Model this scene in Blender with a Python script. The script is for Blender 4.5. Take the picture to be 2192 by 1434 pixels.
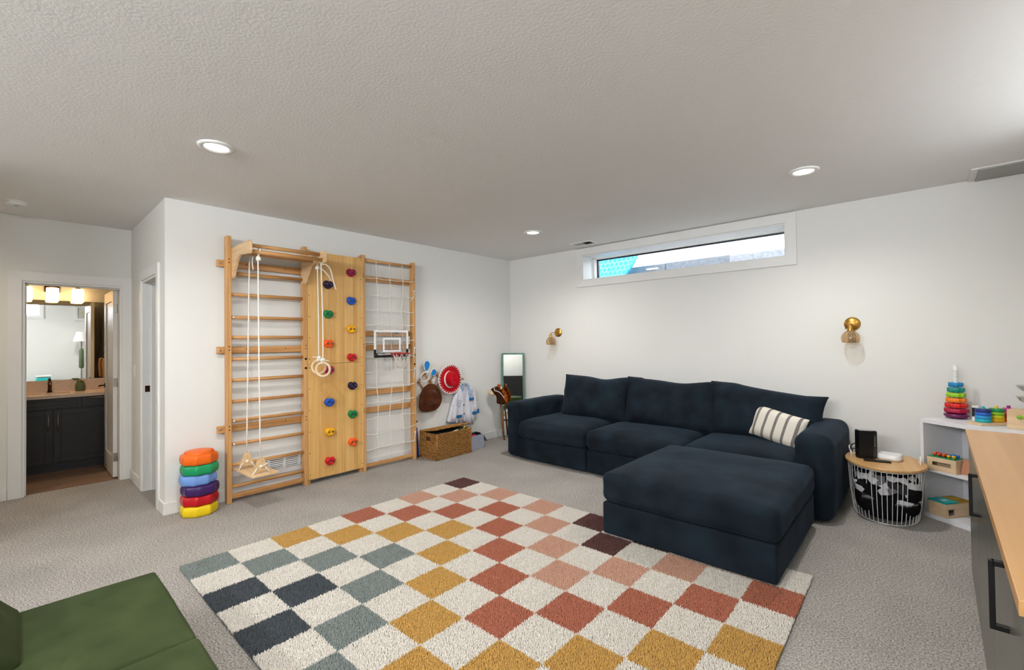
import bpy, bmesh, math, random
from mathutils import Vector, Matrix, noise
random.seed(7)
PI = math.pi
for o in list(bpy.data.objects):
    bpy.data.objects.remove(o)
S = bpy.context.scene
C = S.collection

# ------------------------------------------------------------------ camera
yaw, pitch, roll = 0.73582, 0.01467, -0.01222
fw = Vector((-math.sin(yaw) * math.cos(pitch), math.cos(yaw) * math.cos(pitch), math.sin(pitch)))
r0 = Vector((math.cos(yaw), math.sin(yaw), 0)); u0 = r0.cross(fw)
rt = r0 * math.cos(roll) + u0 * math.sin(roll); up = u0 * math.cos(roll) - r0 * math.sin(roll)
cd = bpy.data.cameras.new('camera'); cam = bpy.data.objects.new('camera', cd); C.objects.link(cam)
cd.sensor_fit = 'HORIZONTAL'; cd.sensor_width = 36.0; cd.lens = 967.2 / 2192 * 36.0
cd.clip_start = 0.02; cd.clip_end = 200
cam.matrix_world = Matrix(((rt.x, up.x, -fw.x, 4.5921), (rt.y, up.y, -fw.y, -5.0449), (rt.z, up.z, -fw.z, 1.379), (0, 0, 0, 1)))
S.camera = cam

# ------------------------------------------------------------------ world, daylight, exposure
w = bpy.data.worlds.new('sky'); S.world = w; w.use_nodes = True
bg = w.node_tree.nodes['Background']; bg.inputs[0].default_value = (0.86, 0.93, 1.0, 1); bg.inputs[1].default_value = 7.0

def area(name, loc, rot, sx, sy, power, col):
    d = bpy.data.lights.new(name, 'AREA'); d.shape = 'RECTANGLE'; d.size = sx; d.size_y = sy; d.energy = power; d.color = col
    o = bpy.data.objects.new(name, d); C.objects.link(o); o.location = loc; o.rotation_euler = rot
    return o
# daylight of the near right window; far right and rear lights are added fill
area('daylight_right_window', (5.72, -5.80, 2.37), (PI / 2 - 0.6, 0, PI / 2), 2.3, 0.36, 40, (0.95, 0.975, 1.0))
area('added_fill_right_far', (5.72, -2.02, 2.37), (PI / 2 - 0.6, 0, PI / 2), 1.8, 0.36, 3, (0.95, 0.98, 1.0))
area('added_fill_rear', (3.2, -7.52, 2.37), (PI / 2 - 0.6, 0, 0), 2.3, 0.36, 125, (0.95, 0.975, 1.0))
DOWNLIGHT_W = 12.5

vs = S.view_settings
S.display_settings.display_device = 'sRGB'
vs.view_transform = 'Standard'; vs.look = 'None'; vs.exposure = 0.19; vs.gamma = 1.0; vs.use_curve_mapping = False
S.cycles.max_bounces = 6; S.cycles.diffuse_bounces = 3; S.cycles.glossy_bounces = 4; S.cycles.transmission_bounces = 4; S.cycles.transparent_max_bounces = 8
S.cycles.use_adaptive_sampling = True; S.cycles.adaptive_threshold = 0.1; S.cycles.adaptive_min_samples = 16
S.cycles.use_denoising = True
S.cycles.sample_clamp_indirect = 6.0
S.cycles.caustics_reflective = False; S.cycles.caustics_refractive = False

# ------------------------------------------------------------------ materials
def lin(c):
    return tuple(((v / 255) / 12.92 if v / 255 <= 0.04045 else ((v / 255 + 0.055) / 1.055) ** 2.4) for v in c) + (1,)
MATS = {}
def mat(name, c, rough=0.5, metal=0.0, spec=0.5, vary=None, bump=None, sheen=0.0, coat=0.0, trans=0.0, emit=None, sheen_tint=None, ior=None, alpha=None):
    """procedural principled material. vary=(scale, strength[, c2]); bump=(scale, strength, distance)"""
    m = bpy.data.materials.new(name); m.use_nodes = True; nt = m.node_tree; b = nt.nodes['Principled BSDF']
    col = lin(c)
    b.inputs['Base Color'].default_value = col; b.inputs['Roughness'].default_value = rough; b.inputs['Metallic'].default_value = metal
    b.inputs['Specular IOR Level'].default_value = spec
    b.inputs['Sheen Weight'].default_value = sheen; b.inputs['Coat Weight'].default_value = coat; b.inputs['Transmission Weight'].default_value = trans
    if sheen_tint: b.inputs['Sheen Tint'].default_value = lin(sheen_tint)
    if sheen: b.inputs['Sheen Roughness'].default_value = 0.45
    if ior: b.inputs['IOR'].default_value = ior
    if alpha is not None: b.inputs['Alpha'].default_value = alpha
    if emit: b.inputs['Emission Color'].default_value = lin(emit[0]); b.inputs['Emission Strength'].default_value = emit[1]
    tc = nt.nodes.new('ShaderNodeTexCoord')
    if vary:
        sc, st = vary[0], vary[1]; c2 = lin(vary[2]) if len(vary) > 2 else None
        n = nt.nodes.new('ShaderNodeTexNoise'); n.inputs['Scale'].default_value = sc; n.inputs['Detail'].default_value = 2
        nt.links.new(tc.outputs['Object'], n.inputs['Vector'])
        mr = nt.nodes.new('ShaderNodeMapRange'); mr.inputs[1].default_value = 0.3; mr.inputs[2].default_value = 0.7
        nt.links.new(n.outputs['Fac'], mr.inputs[0])
        mx = nt.nodes.new('ShaderNodeMix'); mx.data_type = 'RGBA'
        nt.links.new(mr.outputs[0], mx.inputs[0])
        if c2: mx.inputs[6].default_value = col; mx.inputs[7].default_value = c2
        else:
            mx.inputs[6].default_value = tuple(v * (1 - st) for v in col[:3]) + (1,); mx.inputs[7].default_value = tuple(min(1, v * (1 + st)) for v in col[:3]) + (1,)
        nt.links.new(mx.outputs[2], b.inputs['Base Color'])
    if bump:
        n = nt.nodes.new('ShaderNodeTexNoise'); n.inputs['Scale'].default_value = bump[0]; n.inputs['Detail'].default_value = 2
        nt.links.new(tc.outputs['Object'], n.inputs['Vector'])
        bp = nt.nodes.new('ShaderNodeBump'); bp.inputs['Strength'].default_value = bump[1]; bp.inputs['Distance'].default_value = bump[2]
        nt.links.new(n.outputs['Fac'], bp.inputs['Height']); nt.links.new(bp.outputs[0], b.inputs['Normal'])
    MATS[name] = m
    return m
def wood(name, ca, cb, axis, scale=22, rough=0.45, stave=None):
    """streaky grain along an axis; stave=(axis, width) varies tone board by board"""
    m = bpy.data.materials.new(name); m.use_nodes = True; nt = m.node_tree; b = nt.nodes['Principled BSDF']; L = nt.links.new
    b.inputs['Roughness'].default_value = rough
    tc = nt.nodes.new('ShaderNodeTexCoord'); mp = nt.nodes.new('ShaderNodeMapping')
    sc = [scale] * 3; sc['xyz'.index(axis)] = scale * 0.045; mp.inputs['Scale'].default_value = sc
    L(tc.outputs['Object'], mp.inputs[0])
    vec = mp.outputs[0]
    n = nt.nodes.new('ShaderNodeTexNoise'); n.inputs['Scale'].default_value = 1.6; n.inputs['Detail'].default_value = 3; n.inputs['Distortion'].default_value = 0.4
    L(vec, n.inputs['Vector'])
    mr = nt.nodes.new('ShaderNodeMapRange'); mr.inputs[1].default_value = 0.32; mr.inputs[2].default_value = 0.68; L(n.outputs['Fac'], mr.inputs[0])
    fac = mr.outputs[0]
    if stave:
        sx = nt.nodes.new('ShaderNodeSeparateXYZ'); L(tc.outputs['Object'], sx.inputs[0])
        dv = nt.nodes.new('ShaderNodeMath'); dv.operation = 'DIVIDE'; dv.inputs[1].default_value = stave[1]; L(sx.outputs['xyz'.index(stave[0])], dv.inputs[0])
        fl = nt.nodes.new('ShaderNodeMath'); fl.operation = 'FLOOR'; L(dv.outputs[0], fl.inputs[0])
        wn = nt.nodes.new('ShaderNodeTexWhiteNoise'); wn.noise_dimensions = '1D'; L(fl.outputs[0], wn.inputs['W'])
        m1 = nt.nodes.new('ShaderNodeMath'); m1.operation = 'MULTIPLY'; m1.inputs[1].default_value = 0.55; L(wn.outputs['Value'], m1.inputs[0])
        m2 = nt.nodes.new('ShaderNodeMath'); m2.operation = 'MULTIPLY_ADD'; m2.inputs[1].default_value = 0.5; L(mr.outputs[0], m2.inputs[0]); L(m1.outputs[0], m2.inputs[2])
        fac = m2.outputs[0]
    mx = nt.nodes.new('ShaderNodeMix'); mx.data_type = 'RGBA'; mx.inputs[6].default_value = lin(ca); mx.inputs[7].default_value = lin(cb)
    L(fac, mx.inputs[0]); L(mx.outputs[2], b.inputs['Base Color'])
    bp = nt.nodes.new('ShaderNodeBump'); bp.inputs['Strength'].default_value = 0.12; bp.inputs['Distance'].default_value = 0.002
    L(n.outputs['Fac'], bp.inputs['Height']); L(bp.outputs[0], b.inputs['Normal'])
    MATS[name] = m
    return m

mat('wall_paint', (233, 232, 227), 0.75, spec=0.2)
mat('ceiling_paint', (242, 241, 239), 0.9, spec=0.1, bump=(70, 0.24, 0.006))
mat('trim_white', (236, 235, 232), 0.42, spec=0.35, vary=(3, 0.02))
mat('door_white', (228, 226, 222), 0.35, spec=0.4, vary=(3, 0.02))
mat('brass', (206, 158, 78), 0.3, metal=1.0, vary=(9, 0.15))
mat('dark_bronze', (70, 46, 30), 0.3, metal=0.9, vary=(9, 0.15))
mat('nickel', (170, 168, 162), 0.3, metal=1.0, vary=(9, 0.08))
mat('black_plastic', (14, 14, 15), 0.35, vary=(20, 0.1))
mat('black_metal', (18, 18, 19), 0.4, metal=0.2, vary=(20, 0.15))
mat('white_plastic', (235, 235, 233), 0.35, vary=(10, 0.03))
mat('grey_panel', (172, 171, 168), 0.6, vary=(6, 0.04))
mat('dark_slot', (45, 46, 48), 0.8, vary=(10, 0.1))
mat('rope_white', (238, 233, 222), 0.85, spec=0.1, bump=(500, 0.5, 0.002))
mat('velvet_navy', (19, 25, 32), 0.85, spec=0.12, sheen=0.22, sheen_tint=(104, 124, 146), vary=(5.0, 0.0, (31, 42, 52)), bump=(240, 0.22, 0.0015))
mat('velvet_green', (52, 62, 36), 0.8, spec=0.1, sheen=0.12, sheen_tint=(130, 146, 104), vary=(5, 0.0, (66, 77, 47)), bump=(220, 0.15, 0.0015))
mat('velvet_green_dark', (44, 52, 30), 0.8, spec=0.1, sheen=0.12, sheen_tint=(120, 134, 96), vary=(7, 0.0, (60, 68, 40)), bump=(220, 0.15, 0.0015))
mat('cabinet_olive', (90, 90, 80), 0.28, spec=0.5, vary=(3, 0.04))
mat('vanity_black', (34, 33, 36), 0.45, vary=(12, 0.12))
mat('stone_top', (226, 205, 186), 0.22, vary=(26, 0.06))
mat('green_ceramic', (88, 104, 72), 0.5, vary=(14, 0.08))
mat('towel_tan', (176, 134, 88), 0.95, spec=0.05, bump=(260, 0.7, 0.004), vary=(30, 0.12))
mat('shelf_white', (232, 231, 234), 0.4, vary=(4, 0.02))
mat('mirror_glass', (245, 247, 247), 0.015, metal=1.0)
mat('frame_green', (72, 128, 108), 0.4, vary=(12, 0.12))
mat('concrete', (106, 110, 115), 0.9, spec=0.1, vary=(26, 0.22), bump=(90, 0.4, 0.004))
mat('concrete_pale', (130, 132, 136), 0.9, spec=0.1, vary=(30, 0.2), bump=(90, 0.4, 0.004))
mat('gravel', (120, 122, 128), 0.95, spec=0.1, vary=(60, 0.4), bump=(120, 0.7, 0.01))
mat('screen_black', (8, 8, 9), 0.6, vary=(4, 0.1))
mat('grass_far', (150, 160, 120), 0.95, vary=(10, 0.2))
wood('wood_y', (184, 128, 72), (218, 166, 106), 'y')
wood('wood_z', (190, 136, 78), (222, 172, 112), 'z')
wood('wood_x', (198, 148, 94), (226, 180, 126), 'x')
wood('wood_panel', (208, 154, 82), (236, 192, 122), 'z', 26, 0.4, stave=('y', 0.047))
wood('wood_pale_z', (214, 176, 128), (232, 200, 156), 'x', 26)
wood('wood_ring', (222, 190, 150), (238, 212, 178), 'x', 12, 0.4)
wood('wood_counter', (190, 138, 84), (214, 166, 108), 'y', 9, 0.32, stave=('x', 0.11))
wood('wood_toy', (214, 180, 138), (230, 202, 164), 'x', 14, 0.5)
wood('wood_terracotta', (184, 120, 86), (200, 138, 102), 'z', 14, 0.5)
wood('wood_lid', (200, 150, 92), (220, 176, 118), 'y', 16, 0.4, stave=('x', 0.045))
wood('wood_stick', (134, 70, 34), (158, 90, 48), 'z', 20, 0.45)
wood('wood_peg', (170, 120, 72), (200, 152, 98), 'y', 20, 0.5)
wood('plank_floor', (118, 92, 74), (146, 118, 96), 'y', 9, 0.4)

# carpet: fine speckle, soft brushed patches, pile relief
def carpet():
    m = bpy.data.materials.new('carpet'); m.use_nodes = True; nt = m.node_tree; b = nt.nodes['Principled BSDF']; L = nt.links.new
    b.inputs['Roughness'].default_value = 0.97; b.inputs['Specular IOR Level'].default_value = 0.05
    tc = nt.nodes.new('ShaderNodeTexCoord')
    f = nt.nodes.new('ShaderNodeTexNoise'); f.inputs['Scale'].default_value = 120; f.inputs['Detail'].default_value = 3; f.inputs['Roughness'].default_value = 0.75; L(tc.outputs['Object'], f.inputs['Vector'])
    p = nt.nodes.new('ShaderNodeTexNoise'); p.inputs['Scale'].default_value = 2.6; p.inputs['Detail'].default_value = 3; p.inputs['Distortion'].default_value = 0.15; L(tc.outputs['Object'], p.inputs['Vector'])
    r1 = nt.nodes.new('ShaderNodeMapRange'); r1.inputs[1].default_value = 0.38; r1.inputs[2].default_value = 0.62; L(f.outputs['Fac'], r1.inputs[0])
    mx = nt.nodes.new('ShaderNodeMix'); mx.data_type = 'RGBA'; mx.inputs[6].default_value = lin((120, 114, 108)); mx.inputs[7].default_value = lin((202, 196, 189)); L(r1.outputs[0], mx.inputs[0])
    r2 = nt.nodes.new('ShaderNodeMapRange'); r2.inputs[1].default_value = 0.35; r2.inputs[2].default_value = 0.65; r2.inputs[3].default_value = 0.93; r2.inputs[4].default_value = 1.04; L(p.outputs['Fac'], r2.inputs[0])
    mu = nt.nodes.new('ShaderNodeMix'); mu.data_type = 'RGBA'; mu.blend_type = 'MULTIPLY'; mu.inputs[0].default_value = 1.0; L(mx.outputs[2], mu.inputs[6]); L(r2.outputs[0], mu.inputs[7])
    L(mu.outputs[2], b.inputs['Base Color'])
    bp = nt.nodes.new('ShaderNodeBump'); bp.inputs['Strength'].default_value = 0.45; bp.inputs['Distance'].default_value = 0.005; L(f.outputs['Fac'], bp.inputs['Height']); L(bp.outputs[0], b.inputs['Normal'])
    MATS['carpet'] = m
carpet()
def glass(name, tint=(1, 1, 1), gloss=0.07, edge=0.6):
    m = bpy.data.materials.new(name); m.use_nodes = True; nt = m.node_tree; L = nt.links.new
    nt.nodes.remove(nt.nodes['Principled BSDF']); out = nt.nodes['Material Output']
    t = nt.nodes.new('ShaderNodeBsdfTransparent'); t.inputs[0].default_value = tint + (1,)
    g = nt.nodes.new('ShaderNodeBsdfGlossy'); g.inputs['Roughness'].default_value = 0.03
    fr = nt.nodes.new('ShaderNodeLayerWeight'); fr.inputs[0].default_value = 0.25
    ma = nt.nodes.new('ShaderNodeMath'); ma.operation = 'MULTIPLY_ADD'; ma.inputs[1].default_value = edge; ma.inputs[2].default_value = gloss; L(fr.outputs['Facing'], ma.inputs[0])
    mx = nt.nodes.new('ShaderNodeMixShader'); L(ma.outputs[0], mx.inputs[0]); L(t.outputs[0], mx.inputs[1]); L(g.outputs[0], mx.inputs[2]); L(mx.outputs[0], out.inputs[0])
    MATS[name] = m
glass('glass_clear', (1, 1, 1), 0.02)
glass('glass_amber', (0.965, 0.88, 0.76), 0.05, 0.25)
glass('acrylic', (0.98, 0.98, 0.98), 0.03)
glass('glass_dish', (0.93, 0.94, 0.93), 0.12)
def emission(name, c, s):
    m = bpy.data.materials.new(name); m.use_nodes = True; nt = m.node_tree
    nt.nodes.remove(nt.nodes['Principled BSDF']); e = nt.nodes.new('ShaderNodeEmission'); e.inputs[0].default_value = lin(c); e.inputs[1].default_value = s
    nt.links.new(e.outputs[0], nt.nodes['Material Output'].inputs[0]); MATS[name] = m
emission('lamp_lens', (255, 247, 234), 6.0)
emission('lamp_shade_glow', (255, 206, 140), 5.0)

# ------------------------------------------------------------------ mesh builder
class MB:
    def __init__(s): s.v = []; s.f = []; s.smooth = []
    def add(s, verts, faces, smooth=False):
        o = len(s.v); s.v += [tuple(p) for p in verts]; s.f += [tuple(i + o for i in f) for f in faces]; s.smooth += [smooth] * len(faces); return s
    def bm(s, b, smooth=False):
        b.verts.index_update(); vs_ = [v.co[:] for v in b.verts]; fs_ = [[v.index for v in f.verts] for f in b.faces]; b.free(); return s.add(vs_, fs_, smooth)
    def box(s, lo, hi, bev=0.0, seg=2):
        b = bmesh.new(); bmesh.ops.create_cube(b, size=1)
        for v in b.verts: v.co = Vector(((lo[i] + hi[i]) / 2 + v.co[i] * (hi[i] - lo[i]) for i in range(3)))
        if bev: bmesh.ops.bevel(b, geom=b.edges[:], offset=bev, segments=seg, affect='EDGES', profile=0.5)
        return s.bm(b)
    def cyl(s, a, b_, r, n=16, r2=None, caps=True, smooth=True):
        return s.tube([a, b_], [r, r if r2 is None else r2], n, caps, smooth)
    def tube(s, pts, r, n=8, caps=True, smooth=True, closed=False):
        pts = [Vector(p) for p in pts]; k = len(pts); rs = r if isinstance(r, (list, tuple)) else [r] * k
        V = []; prev = None
        for i, p in enumerate(pts):
            if closed: t = (pts[(i + 1) % k] - pts[i - 1])
            else: t = (pts[min(i + 1, k - 1)] - pts[max(i - 1, 0)])
            t = t.normalized() if t.length > 1e-9 else Vector((0, 0, 1))
            if prev is None:
                a = Vector((0, 0, 1)) if abs(t.z) < 0.9 else Vector((1, 0, 0)); x = t.cross(a).normalized()
            else:
                x = (prev - t * prev.dot(t)); x = x.normalized() if x.length > 1e-6 else t.orthogonal().normalized()
            prev = x; y = t.cross(x)
            for j in range(n):
                an = 2 * PI * j / n; V.append(p + (x * math.cos(an) + y * math.sin(an)) * rs[i])
        F = []
        for i in range(k if closed else k - 1):
            i2 = (i + 1) % k
            for j in range(n): F.append((i * n + j, i * n + (j + 1) % n, i2 * n + (j + 1) % n, i2 * n + j))
        s.add(V, F, smooth)
        if caps and not closed:
            o = len(s.v) - len(V)
            s.f.append(tuple(o + j for j in range(n))[::-1]); s.smooth.append(False)
            s.f.append(tuple(o + (k - 1) * n + j for j in range(n))); s.smooth.append(False)
        return s
    def lathe(s, prof, n=32, c=(0, 0, 0), caps=True, smooth=True, fn=None):
        V = []; k = len(prof)
        for (r, z) in prof:
            for j in range(n):
                a = 2 * PI * j / n; q = r * (fn(a, z) if fn else 1); V.append((c[0] + q * math.cos(a), c[1] + q * math.sin(a), c[2] + z))
        F = [(i * n + j, i * n + (j + 1) % n, (i + 1) * n + (j + 1) % n, (i + 1) * n + j) for i in range(k - 1) for j in range(n)]
        if caps:
            F.append(tuple(range(n))[::-1]); F.append(tuple((k - 1) * n + j for j in range(n)))
        return s.add(V, F, smooth)
    def prism(s, poly, d0, d1, plane='xy', bev=0.0):
        """extrude a 2-d polygon; plane names the polygon's axes, the third is extruded d0..d1"""
        def P(a, b_, d):
            return {'xy': (a, b_, d), 'xz': (a, d, b_), 'yz': (d, a, b_)}[plane]
        b = bmesh.new(); v0 = [b.verts.new(P(a, c_, d0)) for a, c_ in poly]; v1 = [b.verts.new(P(a, c_, d1)) for a, c_ in poly]; k = len(poly)
        b.faces.new(v0); b.faces.new(v1[::-1])
        for i in range(k): b.faces.new((v0[i], v1[i], v1[(i + 1) % k], v0[(i + 1) % k]))
        bmesh.ops.recalc_face_normals(b, faces=b.faces[:])
        if bev:
            es = [e for e in b.edges if (e.verts[0] in v0) == (e.verts[1] in v0)]
            bmesh.ops.bevel(b, geom=es, offset=bev, segments=2, affect='EDGES')
        return s.bm(b)
    def soft(s, lo, hi, r, puff=(0, 0, 0, 0, 0, 0), seg=14, wr=0.0, wsc=4.0, seed=0, fn=None):
        """rounded upholstery block; puff = bulge of (-x,+x,-y,+y,-z,+z) faces"""
        h = [(hi[i] - lo[i]) / 2 for i in range(3)]; c = [(hi[i] + lo[i]) / 2 for i in range(3)]
        def ticks(hh):
            e = min(r, hh) / hh; a = [-1 + e * t / 4 for t in range(5)]; n = max(2, int(seg * (1 - e))); mid = [-(1 - e) + 2 * (1 - e) * t / n for t in range(1, n)]
            return a + mid + [-v for v in a[::-1]]
        T = [ticks(x) for x in h]; idx = {}; V = []; F = []
        def vid(i, j, k):
            key = (i, j, k)
            if key not in idx:
                p = Vector((T[0][i] * h[0], T[1][j] * h[1], T[2][k] * h[2]))
                q = Vector((max(-(h[a] - min(r, h[a])), min(h[a] - min(r, h[a]), p[a])) for a in range(3)))
                d = p - q
                if d.length > 1e-9:
                    m_ = max(abs(d[a]) / min(r, h[a]) for a in range(3)); d = d.normalized() * r * m_
                    d = Vector((max(-min(r, h[a]), min(min(r, h[a]), d[a])) for a in range(3)))
                p = q + d; u = [max(-1, min(1, p[a] / h[a])) for a in range(3)]
                for a in range(3):
                    b1, b2 = (a + 1) % 3, (a + 2) % 3; fall = (1 - u[b1] ** 4) * (1 - u[b2] ** 4)
                    if u[a] < 0: p[a] -= puff[2 * a] * fall * (-u[a])
                    else: p[a] += puff[2 * a + 1] * fall * u[a]
                p += Vector(c)
                if wr:
                    nn = noise.noise(Vector((p.x * wsc + seed * 7.3, p.y * wsc, p.z * wsc * 1.3)))
                    n2 = noise.noise(Vector((p.x * wsc * 3 + seed * 3.1, p.y * wsc * 3, p.z * wsc * 3)))
                    p += d.normalized() * (nn + 0.35 * n2) * wr if d.length > 1e-9 else Vector((0, 0, (nn + 0.35 * n2) * wr))
                if fn: p = Vector(fn(p))
                idx[key] = len(V); V.append(p)
            return idx[key]
        N = [len(t) - 1 for t in T]
        for j in range(N[1]):
            for k in range(N[2]):
                F.append((vid(0, j, k), vid(0, j, k + 1), vid(0, j + 1, k + 1), vid(0, j + 1, k))); F.append((vid(N[0], j, k), vid(N[0], j + 1, k), vid(N[0], j + 1, k + 1), vid(N[0], j, k + 1)))
        for i in range(N[0]):
            for k in range(N[2]):
                F.append((vid(i, 0, k), vid(i + 1, 0, k), vid(i + 1, 0, k + 1), vid(i, 0, k + 1))); F.append((vid(i, N[1], k), vid(i, N[1], k + 1), vid(i + 1, N[1], k + 1), vid(i + 1, N[1], k)))
        for i in range(N[0]):
            for j in range(N[1]):
                F.append((vid(i, j, 0), vid(i, j + 1, 0), vid(i + 1, j + 1, 0), vid(i + 1, j, 0))); F.append((vid(i, j, N[2]), vid(i + 1, j, N[2]), vid(i + 1, j + 1, N[2]), vid(i, j + 1, N[2])))
        return s.add(V, F, True)
    def xf(s, M):
        s.v = [tuple(M @ Vector(p)) for p in s.v]; return s
    def mesh(s, name, m, off=(0, 0, 0)):
        me = bpy.data.meshes.new(name); me.from_pydata([(p[0] - off[0], p[1] - off[1], p[2] - off[2]) for p in s.v], [], s.f)
        me.polygons.foreach_set('use_smooth', s.smooth); me.update(); me.materials.append(MATS[m] if isinstance(m, str) else m); return me

def link(name, data, parent=None):
    o = bpy.data.objects.new(name, data); C.objects.link(o)
    if parent is not None: o.parent = parent
    return o
def tag(o, label, cat, group=None):
    o['label'] = label; o['category'] = cat
    if group: o['group'] = group
    return o
def thing(name, label, cat, loc=(0, 0, 0), rz=0.0, group=None):
    o = link(name, None); o.location = loc; o.rotation_euler = (0, 0, rz); o.empty_display_size = 0.05
    return tag(o, label, cat, group)
def part(name, mb, m, parent, world=True, label=None):
    """a part; world=True: builder coordinates are world ones, else local to the parent"""
    off = (0, 0, 0); p = parent
    if world:
        off = Vector((0, 0, 0))
        while p is not None: off = off + p.location; p = p.parent
    o = link(name, mb.mesh(name, m, off), parent)
    if label: o['label'] = label
    return o
def solo(name, mb, m, label, cat, group=None):
    xs = [p[0] for p in mb.v]; ys = [p[1] for p in mb.v]; z = min(p[2] for p in mb.v)
    off = ((min(xs) + max(xs)) / 2, (min(ys) + max(ys)) / 2, z)
    o = link(name, mb.mesh(name, m, off)); o.location = off
    return tag(o, label, cat, group)
def struct(name, mb, m, parent=None):
    o = link(name, mb.mesh(name, m), parent)
    if parent is None: o['kind'] = 'structure'
    return o
def arc(c, r, a0, a1, n):
    return [(c[0] + r * math.cos(a0 + (a1 - a0) * i / n), c[1] + r * math.sin(a0 + (a1 - a0) * i / n)) for i in range(n + 1)]
def catmull(pts, n=8):
    P = [Vector(p) for p in pts]; P = [P[0] * 2 - P[1]] + P + [P[-1] * 2 - P[-2]]; out = []
    for i in range(1, len(P) - 2):
        for k in range(n):
            t = k / n; out.append(0.5 * ((2 * P[i]) + (P[i + 1] - P[i - 1]) * t + (2 * P[i - 1] - 5 * P[i] + 4 * P[i + 1] - P[i + 2]) * t * t + (3 * P[i] - P[i - 1] - 3 * P[i + 1] + P[i + 2]) * t ** 3))
    out.append(P[-2]); return out

# ------------------------------------------------------------------ room shell
WT = 0.34; H = 2.6; LY = -4.21; BX = -1.57; XR = 5.4; YR = -7.2
wx0, wx1, wz0, wz1 = 1.2914, 3.6324, 2.1735, 2.5016      # window opening
struct('floor', MB().box((BX - 0.06, YR - 0.1, -0.06), (XR + 0.1, 0.0, 0.0)), 'carpet')
struct('ceiling', MB().box((-4.2, YR - WT, H), (XR + WT, 0.02, H + 0.06)), 'ceiling_paint')
b = MB()
b.box((-0.12, 0, -0.06), (wx0, WT, H)).box((wx1, 0, -0.06), (XR + 0.1, WT, H)).box((wx0, 0, -0.06), (wx1, WT, wz0)).box((wx0, 0, wz1), (wx1, WT, H))
struct('wall_back', b, 'wall_paint')
struct('wall_left', MB().box((-0.12, LY, 0), (0, 0, H)), 'wall_paint')
dx0, dx1, dz = -0.93, -0.26, 2.0                          # hall side door opening
b = MB().box((BX, LY, 0), (dx0, LY + 0.12, H)).box((dx1, LY, 0), (-0.12, LY + 0.12, H)).box((dx0, LY, dz), (dx1, LY + 0.12, H))
struct('wall_hall', b, 'wall_paint')
by0, by1, bz = -4.99, -4.285, 2.0                         # bathroom door opening
b = MB().box((BX - 0.12, YR, 0), (BX, by0, H)).box((BX - 0.12, by1, 0), (BX, -2.0, H)).box((BX - 0.12, by0, bz), (BX, by1, H))
struct('wall_bathroom', b, 'wall_paint')
struct('wall_added_light_block', MB().box((-0.12, YR, 0), (0, -5.32, H)), 'wall_paint')  # added unseen wall that keeps rear light out of the hall
struct('wall_closet', MB().box((BX, -2.4, 0), (-0.12, -2.3, H)), 'wall_paint')
rx0, rx1, rz0, rz1 = 2.02, 4.38, 2.17, 2.50               # added unseen window opening in the rear wall for fill light
sy_0, sy_1 = -2.95, -1.10  # added far window opening in the right wall, lets fill light in
qy0, qy1 = -6.98, -4.62                                   # high window opening in the right wall
b = MB().box((BX, YR - WT, 0), (rx0, YR, H)).box((rx1, YR - WT, 0), (XR, YR, H)).box((rx0, YR - WT, rz1), (rx1, YR, H)).box((rx0, YR - WT, 0), (rx1, YR, rz0))
struct('wall_rear', b, 'wall_paint')
b = MB().box((XR, YR, 0), (XR + WT, qy0, H)).box((XR, qy1, 0), (XR + WT, sy_0, H)).box((XR, sy_1, 0), (XR + WT, 0, H))
for a_, c_ in ((qy0, qy1), (sy_0, sy_1)): b.box((XR, a_, 0), (XR + WT, c_, rz0)).box((XR, a_, rz1), (XR + WT, c_, H))
struct('wall_right', b, 'wall_paint')
# bathroom shell
b = MB().box((-3.17, -6.4, 0), (-3.05, -4.19, H))
struct('wall_bathroom_far', b, 'wall_paint')
struct('wall_bathroom_side', MB().box((-3.05, -4.19, 0), (BX - 0.12, -4.09, H)), 'wall_paint')
struct('wall_bathroom_end', MB().box((-3.05, -6.5, 0), (BX - 0.12, -6.4, H)), 'wall_paint')
fb = struct('floor_bathroom', MB().box((-3.05, -6.4, -0.06), (BX - 0.061, -4.19, -0.008)), 'dark_slot')
pw = 0.15; k = 0
x = BX - 0.062
while x > -3.05:
    y = -6.4 + 0.45 * (k % 3); ys = [-6.4] + ([y] if y > -6.4 else [])
    while ys[-1] + 1.22 < -4.19: ys.append(ys[-1] + 1.22)
    ys.append(-4.19)
    for i in range(len(ys) - 1):
        struct('plank', MB().box((max(x - pw, -3.05) + 0.0012, ys[i] + 0.0012, -0.008), (x - 0.0012, ys[i + 1] - 0.0012, 0.0), 0.001, 1), 'plank_floor', fb)
    x -= pw; k += 1

# window: reveal, casing, black frame, pane
win = MB()
t = 0.022
cas = MB()
cas.prism([(1.208, 2.086), (wx0, wz0), (wx0, wz1), (1.208, 2.5896)], -t, -0.0003, 'xz', 0.002).prism([(3.7233, 2.086), (3.7233, 2.5896), (wx1, wz1), (wx1, wz0)], -t, -0.0003, 'xz', 0.002).prism([(1.208, 2.086), (3.7233, 2.086), (wx1, wz0), (wx0, wz0)], -t, -0.0003, 'xz', 0.002).prism([(1.208, 2.5896), (wx0, wz1), (wx1, wz1), (3.7233, 2.5896)], -t, -0.0003, 'xz', 0.002)
struct('trim_1', cas, 'trim_white')
rev = MB().box((wx0 + 0.0003, 0.0003, wz0 + 0.012), (wx0 + 0.012, WT, wz1 - 0.012)).box((wx1 - 0.012, 0.0003, wz0 + 0.012), (wx1 - 0.0003, WT, wz1 - 0.012)).box((wx0 + 0.0003, 0.0003, wz0 + 0.0003), (wx1 - 0.0003, WT, wz0 + 0.0119)).box((wx0 + 0.0003, 0.0003, wz1 - 0.0119), (wx1 - 0.0003, WT, wz1 - 0.0003))
struct('trim_2', rev, 'trim_white')
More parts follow.
